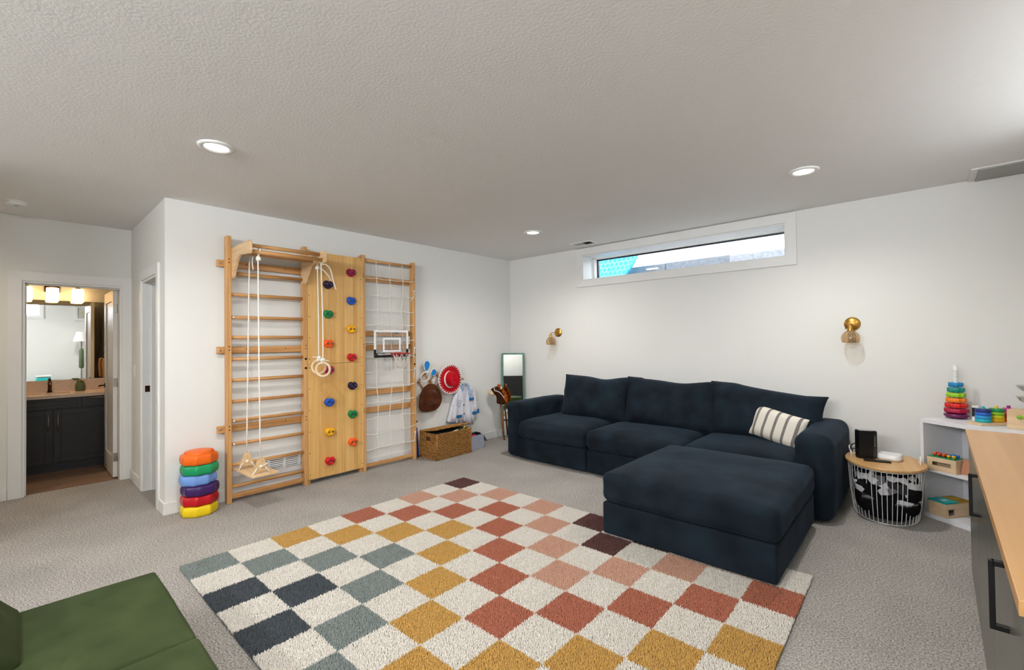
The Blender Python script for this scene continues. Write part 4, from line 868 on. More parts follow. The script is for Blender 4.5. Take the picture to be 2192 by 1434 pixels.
# child's white coat
ct = thing('dress_up_coat', 'small white costume coat with blue patterned trim on the wall', 'coat', (0.05, -1.0, 0.25))
mat('coat_white', (226, 226, 234), 0.9, spec=0.1, vary=(25, 0.05), bump=(60, 0.3, 0.004)); mat('coat_blue', (30, 128, 186), 0.85, vary=(40, 0.0, (24, 70, 120)))
mat('coat_pattern', (36, 120, 176), 0.85, vary=(70, 0.0, (210, 222, 230)))
def coat_panel(poly, x0, x1, name='panel', m_='coat_white', wave=0.008):
    n = len(poly); mb = MB().prism(poly, x0, x1, 'yz', 0.004)
    b2 = bmesh.new(); vs_ = [b2.verts.new(p) for p in mb.v]
    for f in mb.f:
        try: b2.faces.new([vs_[i] for i in f])
        except ValueError: pass
    bmesh.ops.triangulate(b2, faces=b2.faces[:]); bmesh.ops.subdivide_edges(b2, edges=b2.edges[:], cuts=3, use_grid_fill=True)
    for v_ in b2.verts: v_.co.x += wave * (math.sin(v_.co.y * 55 + v_.co.z * 4) * min(1, max(0, (0.78 - v_.co.z) * 3)))
    o2 = MB().bm(b2, True)
    return part(name, o2, m_, ct)
coat_panel([(-1.075, 0.785), (-1.03, 0.80), (-1.012, 0.70), (-1.022, 0.56), (-1.022, 0.31), (-1.155, 0.325), (-1.150, 0.55), (-1.135, 0.735)], 0.030, 0.060, 'front_panel')
coat_panel([(-0.945, 0.815), (-0.86, 0.775), (-0.835, 0.70), (-0.825, 0.40), (-0.832, 0.262), (-0.90, 0.262), (-1.015, 0.302), (-1.012, 0.56), (-0.965, 0.70)], 0.034, 0.064, 'front_panel')
coat_panel([(-1.06, 0.79), (-0.93, 0.81), (-0.85, 0.77), (-0.83, 0.45), (-1.14, 0.45), (-1.13, 0.70)], 0.018, 0.034, 'back_panel')
sl = coat_panel([(-1.125, 0.74), (-1.175, 0.665), (-1.235, 0.50), (-1.278, 0.385), (-1.282, 0.352), (-1.22, 0.335), (-1.17, 0.325), (-1.15, 0.42), (-1.13, 0.62)], 0.026, 0.068, 'sleeve')
part('cuff', MB().prism([(-1.284, 0.358), (-1.282, 0.344), (-1.22, 0.328), (-1.168, 0.318), (-1.168, 0.330)], 0.024, 0.066, 'yz', 0.003), 'coat_blue', sl)
sl = coat_panel([(-0.862, 0.772), (-0.80, 0.715), (-0.765, 0.56), (-0.748, 0.45), (-0.80, 0.425), (-0.85, 0.445), (-0.838, 0.60)], 0.026, 0.068, 'sleeve')
part('cuff', MB().prism([(-0.862, 0.432), (-0.79, 0.448), (-0.745, 0.462), (-0.738, 0.408), (-0.79, 0.400), (-0.855, 0.392)], 0.022, 0.074, 'yz', 0.003), 'coat_blue', sl)
part('collar', MB().prism([(-1.074, 0.795), (-1.03, 0.818), (-0.998, 0.80), (-1.012, 0.735), (-1.04, 0.72)], 0.058, 0.068, 'yz', 0.003), 'coat_pattern', ct)
part('collar', MB().prism([(-1.035, 0.815), (-0.985, 0.835), (-0.93, 0.825), (-0.94, 0.812), (-0.985, 0.818), (-1.03, 0.803)], 0.040, 0.066, 'yz', 0.003), 'coat_pattern', ct)
part('collar', MB().prism([(-0.95, 0.825), (-0.925, 0.80), (-0.895, 0.735), (-0.865, 0.720), (-0.885, 0.68), (-0.868, 0.655), (-0.915, 0.585), (-0.945, 0.68), (-0.952, 0.76)], 0.062, 0.072, 'yz', 0.003), 'coat_pattern', ct)
part('pocket_flap', MB().box((0.066, -0.925, 0.592), (0.074, -0.842, 0.628), 0.002), 'coat_blue', ct)
part('pocket_flap', MB().box((0.062, -1.150, 0.385), (0.072, -1.055, 0.422), 0.002), 'coat_blue', ct)
for y, z in ((-1.018, 0.546), (-1.017, 0.428), (-1.012, 0.315)): part('button', MB().cyl((0.062, y, z), (0.072, y, z), 0.0085, 14), 'cloth_dark', ct)
mat('thread_blue', (120, 150, 184), 0.9, vary=(20, 0.1))
part('emblem', MB().tube([(0.066, -1.088 + 0.040 * math.cos(a), 0.575 + 0.040 * math.sin(a)) for a in [math.radians(20) + math.radians(230) * i / 20 for i in range(21)]], 0.0022, 5).tube([(0.066, -1.088 + 0.016 * math.cos(2 * PI * i / 16), 0.572 + 0.016 * math.sin(2 * PI * i / 16)) for i in range(16)], 0.002, 5, closed=True).box((0.065, -1.108, 0.528), (0.068, -1.068, 0.534)), 'thread_blue', ct)

# ------------------------------------------------------------------ leaning mirror and hobby horse
mi = thing('leaning_mirror', 'tall narrow mirror with green frame leaning in the room corner', 'mirror', (0.19, -0.16, 0.0))
ma, mb_ = Vector((0.032, -0.232, 0)), Vector((0.292, -0.040, 0)); ax = (mb_ - ma).normalized(); nrm = Vector((ax.y, -ax.x, 0)); wid = (mb_ - ma).length
lean = 0.034
MM = Matrix.Translation(ma + nrm * lean * 1.21 + Vector((0, 0, 0.0))) @ Matrix(((ax.x, nrm.x, 0, 0), (ax.y, nrm.y, 0, 0), (0, 0, 1, 0), (0, 0, 0, 1))) @ Matrix(((1, 0, 0, 0), (0, 1, -lean, 0), (0, 0, 1, 0), (0, 0, 0, 1)))
ft = 0.022; mh = 1.212
for lo, hi in (((0, 0, 0), (ft, 0.022, mh)), ((wid - ft, 0, 0), (wid, 0.022, mh)), ((ft, 0, mh - ft), (wid - ft, 0.022, mh)), ((ft, 0, 0), (wid - ft, 0.022, ft))):
    part('frame_side', MB().box(lo, hi, 0.004).xf(MM), 'frame_green', mi)
part('glass', MB().box((ft - 0.002, 0.008, ft - 0.002), (wid - ft + 0.002, 0.014, mh - ft + 0.002)).xf(MM), 'mirror_glass', mi)
sb = thing('sideboard', 'black low sideboard mirrored in the green framed mirror', 'sideboard', (4.45, YR + 0.2, 0.0))
part('carcass', MB().box((3.55, YR + 0.016, 0.0), (5.35, YR + 0.40, 0.82), 0.004), 'screen_black', sb)
for q in range(2): part('door', MB().box((3.552 + q * 0.899, YR + 0.40, 0.0), (4.449 + q * 0.899, YR + 0.416, 0.82), 0.001), 'screen_black', sb)

hh = thing('hobby_horse', 'plush brown hobby horse on a wooden stick by the mirror', 'toy horse', (0.21, -0.41, 0.0))
mat('plush_brown', (66, 36, 20), 0.95, spec=0.05, bump=(160, 0.9, 0.006), vary=(50, 0.15)); mat('plush_mane', (176, 88, 30), 0.95, spec=0.05, bump=(120, 0.9, 0.008), vary=(40, 0.2)); mat('plush_cream', (226, 204, 166), 0.95, spec=0.05, bump=(160, 0.6, 0.004), vary=(40, 0.06))
sd = Vector((0.731, 0.682, 0)); fd = Vector((0.67, -0.74, 0)); o_ = Vector((0.185, -0.435, 0))
def HP_(s_, z, f=0.0): return o_ + sd * s_ + fd * f + Vector((0, 0, z))
part('stick', MB().tube([HP_(0.047, 0.0, 0.02), HP_(-0.005, 0.56, 0.0)], 0.0125, 12), 'wood_stick', hh)
head = []
neckp = [(0.005, 0.505, 0.062), (0.008, 0.545, 0.064), (0.005, 0.60, 0.062), (-0.010, 0.655, 0.066), (-0.045, 0.688, 0.064), (-0.085, 0.685, 0.052), (-0.125, 0.672, 0.042)]
part('head', MB().tube(catmull([HP_(s_, z) for s_, z, r in neckp], 4), [0.045] + [neckp[min(int(i / 4), 5)][2] * (1 - (i % 4) / 4) + neckp[min(int(i / 4) + 1, 6)][2] * ((i % 4) / 4) for i in range(1, 24)] + [0.036], 18), 'plush_brown', hh)
mz = HP_(-0.120, 0.665); part('muzzle', MB().soft((-0.05, -0.048, -0.047), (0.05, 0.048, 0.047), 0.046, seg=4).xf(Matrix.Translation(mz)), 'plush_cream', hh)
part('nostril', MB().soft((-0.005, -0.005, -0.006), (0.005, 0.005, 0.006), 0.005, seg=2).xf(Matrix.Translation(HP_(-0.135, 0.692, 0.043))), 'black_plastic', hh)
for i in range(9):
    f = i / 8; p = HP_(-0.02 + 0.075 * math.sin(PI * 0.55 * f) + 0.02 * f, 0.752 - 0.225 * f, 0.012 * ((i % 2) * 2 - 1)); q_ = 0.026 + 0.010 * math.sin(PI * f)
    part('mane_tuft', MB().soft((-q_, -q_ * 0.9, -0.028), (q_, q_ * 0.9, 0.028), 0.024, seg=3, wr=0.008, wsc=60, seed=i).xf(Matrix.Translation(p)), 'plush_mane', hh)
part('ear', MB().soft((-0.014, -0.010, -0.02), (0.014, 0.010, 0.022), 0.010, seg=3).xf(Matrix.Translation(HP_(0.014, 0.735, 0.058))), 'plush_cream', hh)
part('eye', MB().soft((-0.006, -0.006, -0.006), (0.006, 0.006, 0.006), 0.006, seg=2).xf(Matrix.Translation(HP_(-0.055, 0.710, 0.058))), 'black_plastic', hh)
part('bridle', MB().tube(catmull([HP_(-0.085, 0.735, 0.030), HP_(-0.078, 0.70, 0.056), HP_(-0.040, 0.69, 0.068), HP_(0.005, 0.66, 0.066), HP_(0.04, 0.61, 0.05), HP_(0.058, 0.56, 0.03), HP_(0.045, 0.48, 0.02)], 4), 0.005, 6), 'felt_white', hh)

# ------------------------------------------------------------------ checked shag rug
rug = thing('shag_rug', 'checked shag rug in cream, gold, rust, pink and grey squares', 'rug', (2.64, -3.16, 0.0), math.radians(0.55))
RW, RL = 2.955, 2.355; NX, NY = 12, 9; cw, cl = RW / NX, RL / NY
part('backing', MB().box((-RW / 2, -RL / 2, 0.0), (RW / 2, RL / 2, 0.007), 0.002), 'felt_grey_dark', rug, world=False)
RC = {'w': (240, 233, 222), 'b': (102, 64, 60), 'p': (216, 168, 144), 't': (190, 116, 90), 'g': (212, 166, 90), 's': (142, 150, 146), 'd': (80, 86, 91)}
RN = {'w': 'cream', 'b': 'dark_brown', 'p': 'pink', 't': 'rust', 'g': 'gold', 's': 'grey_green', 'd': 'charcoal'}
for k_, c_ in RC.items(): mat('pile_' + RN[k_], c_, 0.95, spec=0.03, sheen=0.15, vary=(120, 0.0, tuple(int(v * 0.86) for v in c_)))
# rows run from the back wall towards the camera; letters at squares where column+row is even
GRID = ['b.p.p.b.b.p.', '.p.t.p.b.p.t', 'p.t.t.p.p.t.', '.t.g.t.p.t.g', 't.g.g.t.t.g.', '.g.s.g.t.g.g', 'g.s.s.g.g.g.', '.s.d.s.g.s.s', 's.d.d.s.s.s.']
def pile(seed):
    rg = random.Random(seed); V = []; F = []; dens = 46; dv = cw / dens; ny = int(cl / dv)
    for i in range(dens):
        for q in range(ny):
            x = -cw / 2 + (i + rg.random()) * dv; y = -cl / 2 + (q + rg.random()) * cl / ny
            h_ = 0.016 + rg.random() * 0.007; r = 0.0030 + rg.random() * 0.0010; a = rg.random() * 6.28; ln = rg.random() * 0.0065; lx, ly = ln * math.cos(a), ln * math.sin(a)
            o_ = len(V); b0 = rg.random() * 2
            for z, rr2, t_ in ((0.004, 1.0, 0), (h_ * 0.72, 0.9, 0.55)):
                for k in range(3):
                    an = b0 + k * 2.094; V.append((x + lx * t_ + r * rr2 * math.cos(an), y + ly * t_ + r * rr2 * math.sin(an), z))
            V.append((x + lx, y + ly, h_))
            for k in range(3): F.append((o_ + k, o_ + (k + 1) % 3, o_ + 3 + (k + 1) % 3, o_ + 3 + k)); F.append((o_ + 3 + k, o_ + 3 + (k + 1) % 3, o_ + 6))
    return MB().add(V, F, True)
piles = [pile(11 + i) for i in range(4)]
pm = {}
for j_ in range(NY):
    for i_ in range(NX):
        k_ = GRID[j_][i_] if (i_ + j_) % 2 == 0 else 'w'
        vr = (i_ * 3 + j_ * 5) % 4
        if (k_, vr) not in pm: pm[k_, vr] = piles[vr].mesh('rug_square', 'pile_' + RN[k_])
        o = link('rug_square', pm[k_, vr], rug); o.location = (-RW / 2 + (i_ + 0.5) * cw, RL / 2 - (j_ + 0.5) * cl, 0.003)
        if (i_ + j_) % 4 == 2: o.rotation_euler = (0, 0, PI)

# ------------------------------------------------------------------ sofa
sf = thing('sectional_sofa', 'long dark navy velvet sofa with loose back cushions below the window', 'sofa', (2.47, -0.53, 0.0))
V_ = 'velvet_navy'
SX = [0.855, 1.985, 2.995, 4.105]
part('base', MB().soft((1.06, -1.045, 0.015), (1.978, -0.06, 0.248), 0.018, seg=8, wr=0.002), V_, sf)
part('base', MB().soft((1.990, -1.045, 0.015), (2.988, -0.06, 0.248), 0.018, seg=8, wr=0.002, seed=2), V_, sf)
part('base', MB().soft((2.996, -1.045, 0.015), (3.86, -0.06, 0.248), 0.018, seg=8, wr=0.002, seed=3), V_, sf)
for x in (0.92, 1.92, 2.05, 2.93, 3.06, 4.04):
    for y in (-0.90, -0.14): part('foot', MB().cyl((x, y, 0.0), (x, y, 0.03), 0.018, 14), 'black_plastic', sf)
for (a_, b_, sd_) in ((1.055, 1.983, 1), (1.987, 2.992, 2), (2.996, 3.868, 3)):
    part('seat_cushion', MB().soft((a_, -1.075, 0.252), (b_, -0.20, 0.445), 0.062, (0.0, 0.0, 0.02, 0, 0, 0.035), 18, 0.006, 5, sd_), V_, sf)
part('backrest', MB().soft((1.02, -0.24, 0.06), (1.984, -0.035, 0.64), 0.06, seg=8, wr=0.004), V_, sf)
part('backrest', MB().soft((1.988, -0.24, 0.06), (2.992, -0.035, 0.64), 0.06, seg=8, wr=0.004, seed=4), V_, sf)
part('backrest', MB().soft((2.996, -0.24, 0.06), (3.92, -0.035, 0.64), 0.06, seg=8, wr=0.004, seed=5), V_, sf)
part('arm', MB().soft((0.852, -1.045, 0.012), (1.062, -0.03, 0.655), 0.065, (0.006, 0.004, 0.008, 0, 0, 0.004), 14, 0.005, 4, 7), V_, sf)
part('arm', MB().soft((3.850, -1.045, 0.012), (4.105, -0.03, 0.650), 0.082, (0.008, 0.004, 0.006, 0, 0, 0.010), 16, 0.005, 4, 8), V_, sf)
def pillow(w_, h_, t_, n=30, pinch=0.045, wr=0.012, seed=0, power=0.55):
    """knife-edge cushion, local x across, z up, y thickness"""
    V = []; F = []
    def outline(u, v):
        return w_ / 2 * u * (1 - pinch * (1 - v * v) * abs(u) ** 1.5), h_ / 2 * v * (1 - pinch * 1.1 * (1 - u * u) * abs(v) ** 1.5)
    for s_ in (1, -1):
        for i in range(n + 1):
            for q in range(n + 1):
                u = math.sin((-1 + 2 * i / n) * PI / 2); v = math.sin((-1 + 2 * q / n) * PI / 2)
                x, z = outline(u, v); th = t_ / 2 * ((1 - u ** 4) * (1 - v ** 4)) ** power
                nn = noise.noise(Vector((x * 9 + seed * 5, z * 9, s_ * 2))) + 0.5 * noise.noise(Vector((x * 24 + seed * 3, z * 16, s_ * 3)))
                V.append((x, -s_ * (th + wr * nn * min(1, th / (t_ * 0.2))), z))
    k = (n + 1) ** 2
    for s_ in (0, 1):
        for i in range(n):
            for q in range(n):
                a_ = s_ * k + i * (n + 1) + q; f = (a_, a_ + n + 1, a_ + n + 2, a_ + 1); F.append(f if s_ == 0 else f[::-1])
    edge = []
    for q in range(n + 1): edge.append(outline(-1, math.sin((-1 + 2 * q / n) * PI / 2)))
    for i in range(1, n + 1): edge.append(outline(math.sin((-1 + 2 * i / n) * PI / 2), 1))
    for q in range(n - 1, -1, -1): edge.append(outline(1, math.sin((-1 + 2 * q / n) * PI / 2)))
    for i in range(n - 1, 0, -1): edge.append(outline(math.sin((-1 + 2 * i / n) * PI / 2), -1))
    return MB().add(V, F, True), MB().tube([(x, 0, z) for x, z in edge], 0.006, 6, closed=True)
def back_cushion(cx, cy, cz, w_, h_, t_, lean_, rz, seed, warp=None):
    body, pipe = pillow(w_, h_, t_, seed=seed)
    M_ = Matrix.Translation((cx, cy, cz)) @ Matrix.Rotation(rz, 4, 'Z') @ Matrix.Rotation(lean_, 4, 'X')
    for b_ in (body, pipe):
        if warp: b_.v = [warp(p) for p in b_.v]
        b_.xf(M_)
    o = part('back_cushion', body, V_, sf); part('piping', pipe, V_, o)
def w1_(p):      # soft dip in the middle of the top edge
    x, y, z = p; return (x, y, z - 0.030 * math.exp(-((x - 0.10) / 0.16) ** 2) * max(0, z / 0.26) ** 2)
def w2_(p):
    x, y, z = p; return (x, y, z - 0.026 * math.exp(-((x - 0.12) / 0.2) ** 2) * max(0, z / 0.26) ** 2 + 0.010 * max(0, z / 0.26) * (x < -0.3))
def w3_(p):      # the last cushion slumps towards the arm
    x, y, z = p; f = max(0, z / 0.26) ** 1.3; s_ = max(0.0, (x + 0.25) / 0.72)
    return (x + 0.02 * f * s_, y, z - 0.085 * f * min(1, s_ * 1.25) ** 0.8)
back_cushion(1.685, -0.35, 0.690, 0.93, 0.535, 0.28, math.radians(-14), 0.015, 1, w1_)
back_cushion(2.590, -0.35, 0.688, 1.02, 0.535, 0.28, math.radians(-14), 0.0, 2, w2_)
back_cushion(3.485, -0.345, 0.690, 0.96, 0.535, 0.28, math.radians(-13), -0.02, 3, w3_)
# ottoman
ot = thing('ottoman', 'large dark navy velvet ottoman standing half on the rug', 'ottoman', (3.45, -1.69, 0.0))
part('base', MB().soft((2.908, -2.262, 0.032), (3.990, -1.118, 0.250), 0.018, seg=8, wr=0.003, seed=11), V_, ot)
part('cushion', MB().soft((2.905, -2.275, 0.254), (4.000, -1.115, 0.452), 0.050, (0.01, 0.01, 0.012, 0.01, 0, 0.034), 20, 0.006, 4.5, 12), V_, ot)
for x in (2.98, 3.92):
    for y in (-2.19, -1.19): part('foot', MB().cyl((x, y, 0.027 if y < -2 else 0.0), (x, y, 0.04), 0.022, 14, 0.026), 'black_plastic', ot)
# striped pillow
def stripe_mat():
    m = mat('pillow_stripe', (226, 218, 204), 0.9, spec=0.05); nt = m.node_tree; b_ = nt.nodes['Principled BSDF']; L = nt.links.new
    tc = nt.nodes.new('ShaderNodeTexCoord'); sx = nt.nodes.new('ShaderNodeSeparateXYZ'); L(tc.outputs['Object'], sx.inputs[0])
    a_ = nt.nodes.new('ShaderNodeMath'); a_.operation = 'MULTIPLY_ADD'; a_.inputs[1].default_value = 1 / 0.088; a_.inputs[2].default_value = 20.42; L(sx.outputs[0], a_.inputs[0])
    f_ = nt.nodes.new('ShaderNodeMath'); f_.operation = 'FRACT'; L(a_.outputs[0], f_.inputs[0])
    c_ = nt.nodes.new('ShaderNodeMath'); c_.operation = 'COMPARE'; c_.inputs[1].default_value = 0.5; c_.inputs[2].default_value = 0.135; L(f_.outputs[0], c_.inputs[0])
    n_ = nt.nodes.new('ShaderNodeTexNoise'); n_.inputs['Scale'].default_value = 160; L(tc.outputs['Object'], n_.inputs['Vector'])
    g_ = nt.nodes.new('ShaderNodeMix'); g_.data_type = 'RGBA'; g_.inputs[6].default_value = lin((92, 86, 84)); g_.inputs[7].default_value = lin((158, 150, 144)); L(n_.outputs['Fac'], g_.inputs[0])
    mx = nt.nodes.new('ShaderNodeMix'); mx.data_type = 'RGBA'; L(c_.outputs[0], mx.inputs[0]); mx.inputs[6].default_value = lin((228, 221, 208)); L(g_.outputs[2], mx.inputs[7]); L(mx.outputs[2], b_.inputs['Base Color'])
    bp = nt.nodes.new('ShaderNodeBump'); bp.inputs['Strength'].default_value = 0.3; bp.inputs['Distance'].default_value = 0.002; L(n_.outputs['Fac'], bp.inputs['Height']); L(bp.outputs[0], b_.inputs['Normal'])
stripe_mat()
body, pipe = pillow(0.46, 0.285, 0.13, 24, 0.05, 0.004, 6)
tp = link('throw_pillow', body.mesh('throw_pillow', 'pillow_stripe')); tag(tp, 'cream lumbar pillow with grey stripes against the sofa arm', 'pillow')
tp.matrix_world = Matrix.Translation((3.640, -0.535, 0.602)) @ Matrix.Rotation(math.radians(-17), 4, 'Z') @ Matrix.Rotation(math.radians(-16), 4, 'X') @ Matrix.Rotation(math.radians(11), 4, 'Y')
tp.name = 'throw_pillow'

# ------------------------------------------------------------------ wall sconces
def sconce(x, z, label, dx):
    t_ = thing('wall_sconce', label, 'wall lamp', (x, -0.002, z - 0.17), 0, 'brass wall sconces')
    T = Vector((x, 0, z)) - t_.location * 0
    part('backplate', MB().lathe([(0.061, 0.0), (0.061, 0.005), (0.058, 0.009), (0.03, 0.018), (0.008, 0.022)], 36).xf(Matrix.Translation((x, -0.001, z)) @ Matrix.Rotation(PI / 2, 4, 'X')), 'brass', t_)
    part('arm', MB().tube([(x, -0.015, z), (x + dx * 0.5, -0.06, z), (x + dx, -0.105, z - 0.002), (x + dx, -0.112, z - 0.02)], 0.0055, 10), 'brass', t_)
    c_ = (x + dx, -0.112, z - 0.165)
    part('socket', MB().lathe([(0.024, 0.100), (0.024, 0.106), (0.017, 0.112), (0.016, 0.135), (0.012, 0.150), (0.006, 0.153)], 20, c=c_), 'brass', t_)
    part('switch_key', MB().cyl((c_[0] - 0.016, c_[1], c_[2] + 0.122), (c_[0] - 0.034, c_[1], c_[2] + 0.122), 0.003, 8).cyl((c_[0] - 0.034, c_[1], c_[2] + 0.116), (c_[0] - 0.034, c_[1], c_[2] + 0.128), 0.004, 8), 'brass', t_)
    flut = lambda a, zz: 1 + 0.055 * abs(math.cos(4.5 * a)) * (1 if zz < 0.09 else 0.2)
    pro = [(0.058, 0.0), (0.064, 0.022), (0.066, 0.040), (0.061, 0.062), (0.048, 0.084), (0.032, 0.098), (0.022, 0.102)]
    sh = part('shade', MB().lathe(pro, 72, c=c_, caps=False, fn=flut).lathe([(r - 0.0025, q) for r, q in pro][::-1], 72, c=c_, caps=False, fn=flut), 'glass_amber', t_)
    part('shade_rim', MB().tube([(c_[0] + 0.0585 * flut(2 * PI * i / 72, 0) * math.cos(2 * PI * i / 72), c_[1] + 0.0585 * flut(2 * PI * i / 72, 0) * math.sin(2 * PI * i / 72), c_[2]) for i in range(72)], 0.0015, 5, closed=True), 'glass_amber', sh)
    for i in range(9):
        a = 2 * PI * (i + 0.5) / 9 ; part('seam', MB().tube([(c_[0] + r * 1.01 * math.cos(a), c_[1] + r * 1.01 * math.sin(a), c_[2] + q) for r, q in pro], 0.0012, 5), 'brass', sh)
    part('bulb', MB().lathe([(0.010, 0.1), (0.012, 0.085), (0.022, 0.062), (0.026, 0.044), (0.022, 0.026), (0.010, 0.017), (0.001, 0.016)], 20, c=c_, caps=False), 'glass_dish', t_)
sconce(0.886, 1.497, 'brass wall sconce with amber glass shade near the corner mirror', -0.045)
sconce(4.137, 1.500, 'brass wall sconce with amber glass shade above sofa end', -0.006)

# ------------------------------------------------------------------ wire basket table with router
ov = thing('wire_basket_table', 'oval white wire basket side table with bamboo lid', 'side table', (4.362, -0.50, 0.0), math.radians(8))
LX, LY2 = 0.247, 0.328                                    # lid half axes
def ell(rx, ry, z, n, ph=0): return [(rx * math.cos(2 * PI * (i + ph) / n), ry * math.sin(2 * PI * (i + ph) / n), z) for i in range(n)]
m_ = MB(); n = 64; pr2 = [(0.985, 0.405), (1.0, 0.409), (1.0, 0.421), (0.988, 0.425)]
V = [(LX * f * math.cos(2 * PI * i / n), LY2 * f * math.sin(2 * PI * i / n), z) for f, z in pr2 for i in range(n)]
F = [(i * n + q, i * n + (q + 1) % n, (i + 1) * n + (q + 1) % n, (i + 1) * n + q) for i in range(3) for q in range(n)] + [tuple(range(n))[::-1], tuple(3 * n + q for q in range(n))]
part('lid', m_.add(V, F), 'wood_lid', ov, world=False)
mat('wire_white', (238, 238, 236), 0.35, vary=(20, 0.02))
TX, TY, BX2, BY2 = 0.228, 0.305, 0.198, 0.262
part('top_ring', MB().tube(ell(TX, TY, 0.398, 64), 0.004, 6, closed=True), 'wire_white', ov, world=False)
part('bottom_ring', MB().tube(ell(BX2 - 0.02, BY2 - 0.02, 0.006, 64), 0.004, 6, closed=True), 'wire_white', ov, world=False)
NW = 46
for i in range(NW):
    a = 2 * PI * i / NW; c_, s_ = math.cos(a), math.sin(a)
    part('wire', MB().tube([(TX * c_, TY * s_, 0.398), ((TX + BX2) / 2 * c_ * 1.02, (TY + BY2) / 2 * s_ * 1.02, 0.20), (BX2 * c_, BY2 * s_, 0.035), ((BX2 - 0.006) * c_, (BY2 - 0.006) * s_, 0.014), ((BX2 - 0.022) * c_, (BY2 - 0.022) * s_, 0.006)], 0.0023, 5), 'wire_white', ov, world=False)
for s_ in (-1, 1):
    part('handle', MB().tube(catmull([(s_ * 0.205, -0.028, 0.398), (s_ * 0.208, -0.030, 0.45), (s_ * 0.209, -0.015, 0.474), (s_ * 0.209, 0.010, 0.474), (s_ * 0.208, 0.026, 0.45), (s_ * 0.205, 0.024, 0.398)], 4), 0.0042, 8), 'wire_white', ov, world=False)
# patterned blanket inside the basket
def blanket_mat():
    m = mat('blanket', (20, 20, 24), 0.95, spec=0.05); nt = m.node_tree; b_ = nt.nodes['Principled BSDF']; L = nt.links.new
    tc = nt.nodes.new('ShaderNodeTexCoord'); mp = nt.nodes.new('ShaderNodeMapping'); mp.inputs['Scale'].default_value = (1, 1, 1.7); L(tc.outputs['Object'], mp.inputs[0])
    nz = nt.nodes.new('ShaderNodeTexNoise'); nz.inputs['Scale'].default_value = 6; L(mp.outputs[0], nz.inputs['Vector'])
    ad = nt.nodes.new('ShaderNodeMix'); ad.data_type = 'VECTOR'; ad.inputs[0].default_value = 0.05; L(mp.outputs[0], ad.inputs[4]); L(nz.outputs['Color'], ad.inputs[5])
    vo = nt.nodes.new('ShaderNodeTexVoronoi'); vo.inputs['Scale'].default_value = 17; L(ad.outputs[1], vo.inputs['Vector'])
    sp = nt.nodes.new('ShaderNodeSeparateColor'); L(vo.outputs['Color'], sp.inputs[0])
    sx = nt.nodes.new('ShaderNodeSeparateXYZ'); L(tc.outputs['Object'], sx.inputs[0])
    # pale shards only on the folded band near the top of the blanket; the rest is black knit
    zr = nt.nodes.new('ShaderNodeMapRange'); zr.inputs[1].default_value = 0.13; zr.inputs[2].default_value = 0.18; L(sx.outputs[2], zr.inputs[0])
    mu = nt.nodes.new('ShaderNodeMath'); mu.operation = 'MULTIPLY'; L(sp.outputs[0], mu.inputs[0]); L(zr.outputs[0], mu.inputs[1])
    cr = nt.nodes.new('ShaderNodeValToRGB'); cr.color_ramp.interpolation = 'CONSTANT'; e = cr.color_ramp.elements; e[0].color = lin((22, 21, 24)); e[1].position = 0.42; e[1].color = lin((58, 56, 60))
    for ps, c_ in ((0.52, (122, 120, 126)), (0.64, (30, 29, 32)), (0.73, (212, 210, 212))):
        q = e.new(ps); q.color = lin(c_)
    L(mu.outputs[0], cr.inputs[0]); L(cr.outputs[0], b_.inputs['Base Color'])
blanket_mat()
bl = link('blanket', MB().soft((-0.195, -0.258, 0.012), (0.195, 0.258, 0.392), 0.13, seg=20, wr=0.010, wsc=9, seed=2, fn=lambda p: (p.x * (0.93 + 0.13 * p.z / 0.37), p.y * (0.93 + 0.13 * p.z / 0.37), p.z)).mesh('blanket', 'blanket'))
bl.location = (4.362, -0.50, 0.0); bl.rotation_euler = (0, 0, math.radians(8)); tag(bl, 'black, grey and white blanket stuffed in the wire basket', 'blanket')
# router, white hub, remote, cables
rt_ = thing('router', 'tall black wireless router on the bamboo lid', 'router', (4.252, -0.50, 0.4255), math.radians(24))
m_ = MB().prism([(-0.060, -0.042), (0.030, -0.052), (0.062, -0.030), (0.062, 0.030), (0.030, 0.050), (-0.060, 0.042), (-0.072, 0.0)], 0.006, 0.218, 'xy', 0.004)
part('body', m_, 'black_plastic', rt_, world=False)
part('top_grille', MB().prism([(-0.055, -0.036), (0.028, -0.045), (0.054, -0.026), (0.054, 0.026), (0.028, 0.043), (-0.055, 0.036)], 0.2185, 0.2205, 'xy'), 'grey_panel', rt_, world=False)
part('foot', MB().box((-0.055, -0.035, 0.0), (0.05, 0.035, 0.008), 0.002), 'black_plastic', rt_, world=False)
mat('icon_white', (180, 184, 186), 0.5, vary=(10, 0.02))
for q in range(9): part('status_icon', MB().box((0.0395 + 0.0, -0.0482, 0.100 + q * 0.0095), (0.0435, -0.0455, 0.1045 + q * 0.0095)), 'icon_white', rt_, world=False)
hb = thing('white_hub', 'flat rounded white network hub on the lid beside router', 'hub', (4.394, -0.455, 0.4255), math.radians(-6))
part('shell', MB().soft((-0.075, -0.075, 0.002), (0.075, 0.075, 0.044), 0.04, seg=8), 'white_plastic', hb, world=False)
part('foot', MB().cyl((0, 0, 0.0), (0, 0, 0.006), 0.055, 24), 'grey_panel', hb, world=False)
rm = thing('remote_control', 'slim black remote lying in front of the router', 'remote', (4.325, -0.60, 0.4255), math.radians(14))
part('body', MB().box((-0.082, -0.019, 0.0), (0.082, 0.019, 0.011), 0.003), 'black_plastic', rm, world=False)
for q in range(6): part('button', MB().box((0.0 + q * 0.013, -0.011, 0.011), (0.008 + q * 0.013, 0.011, 0.0128), 0.001), 'dark_slot', rm, world=False)
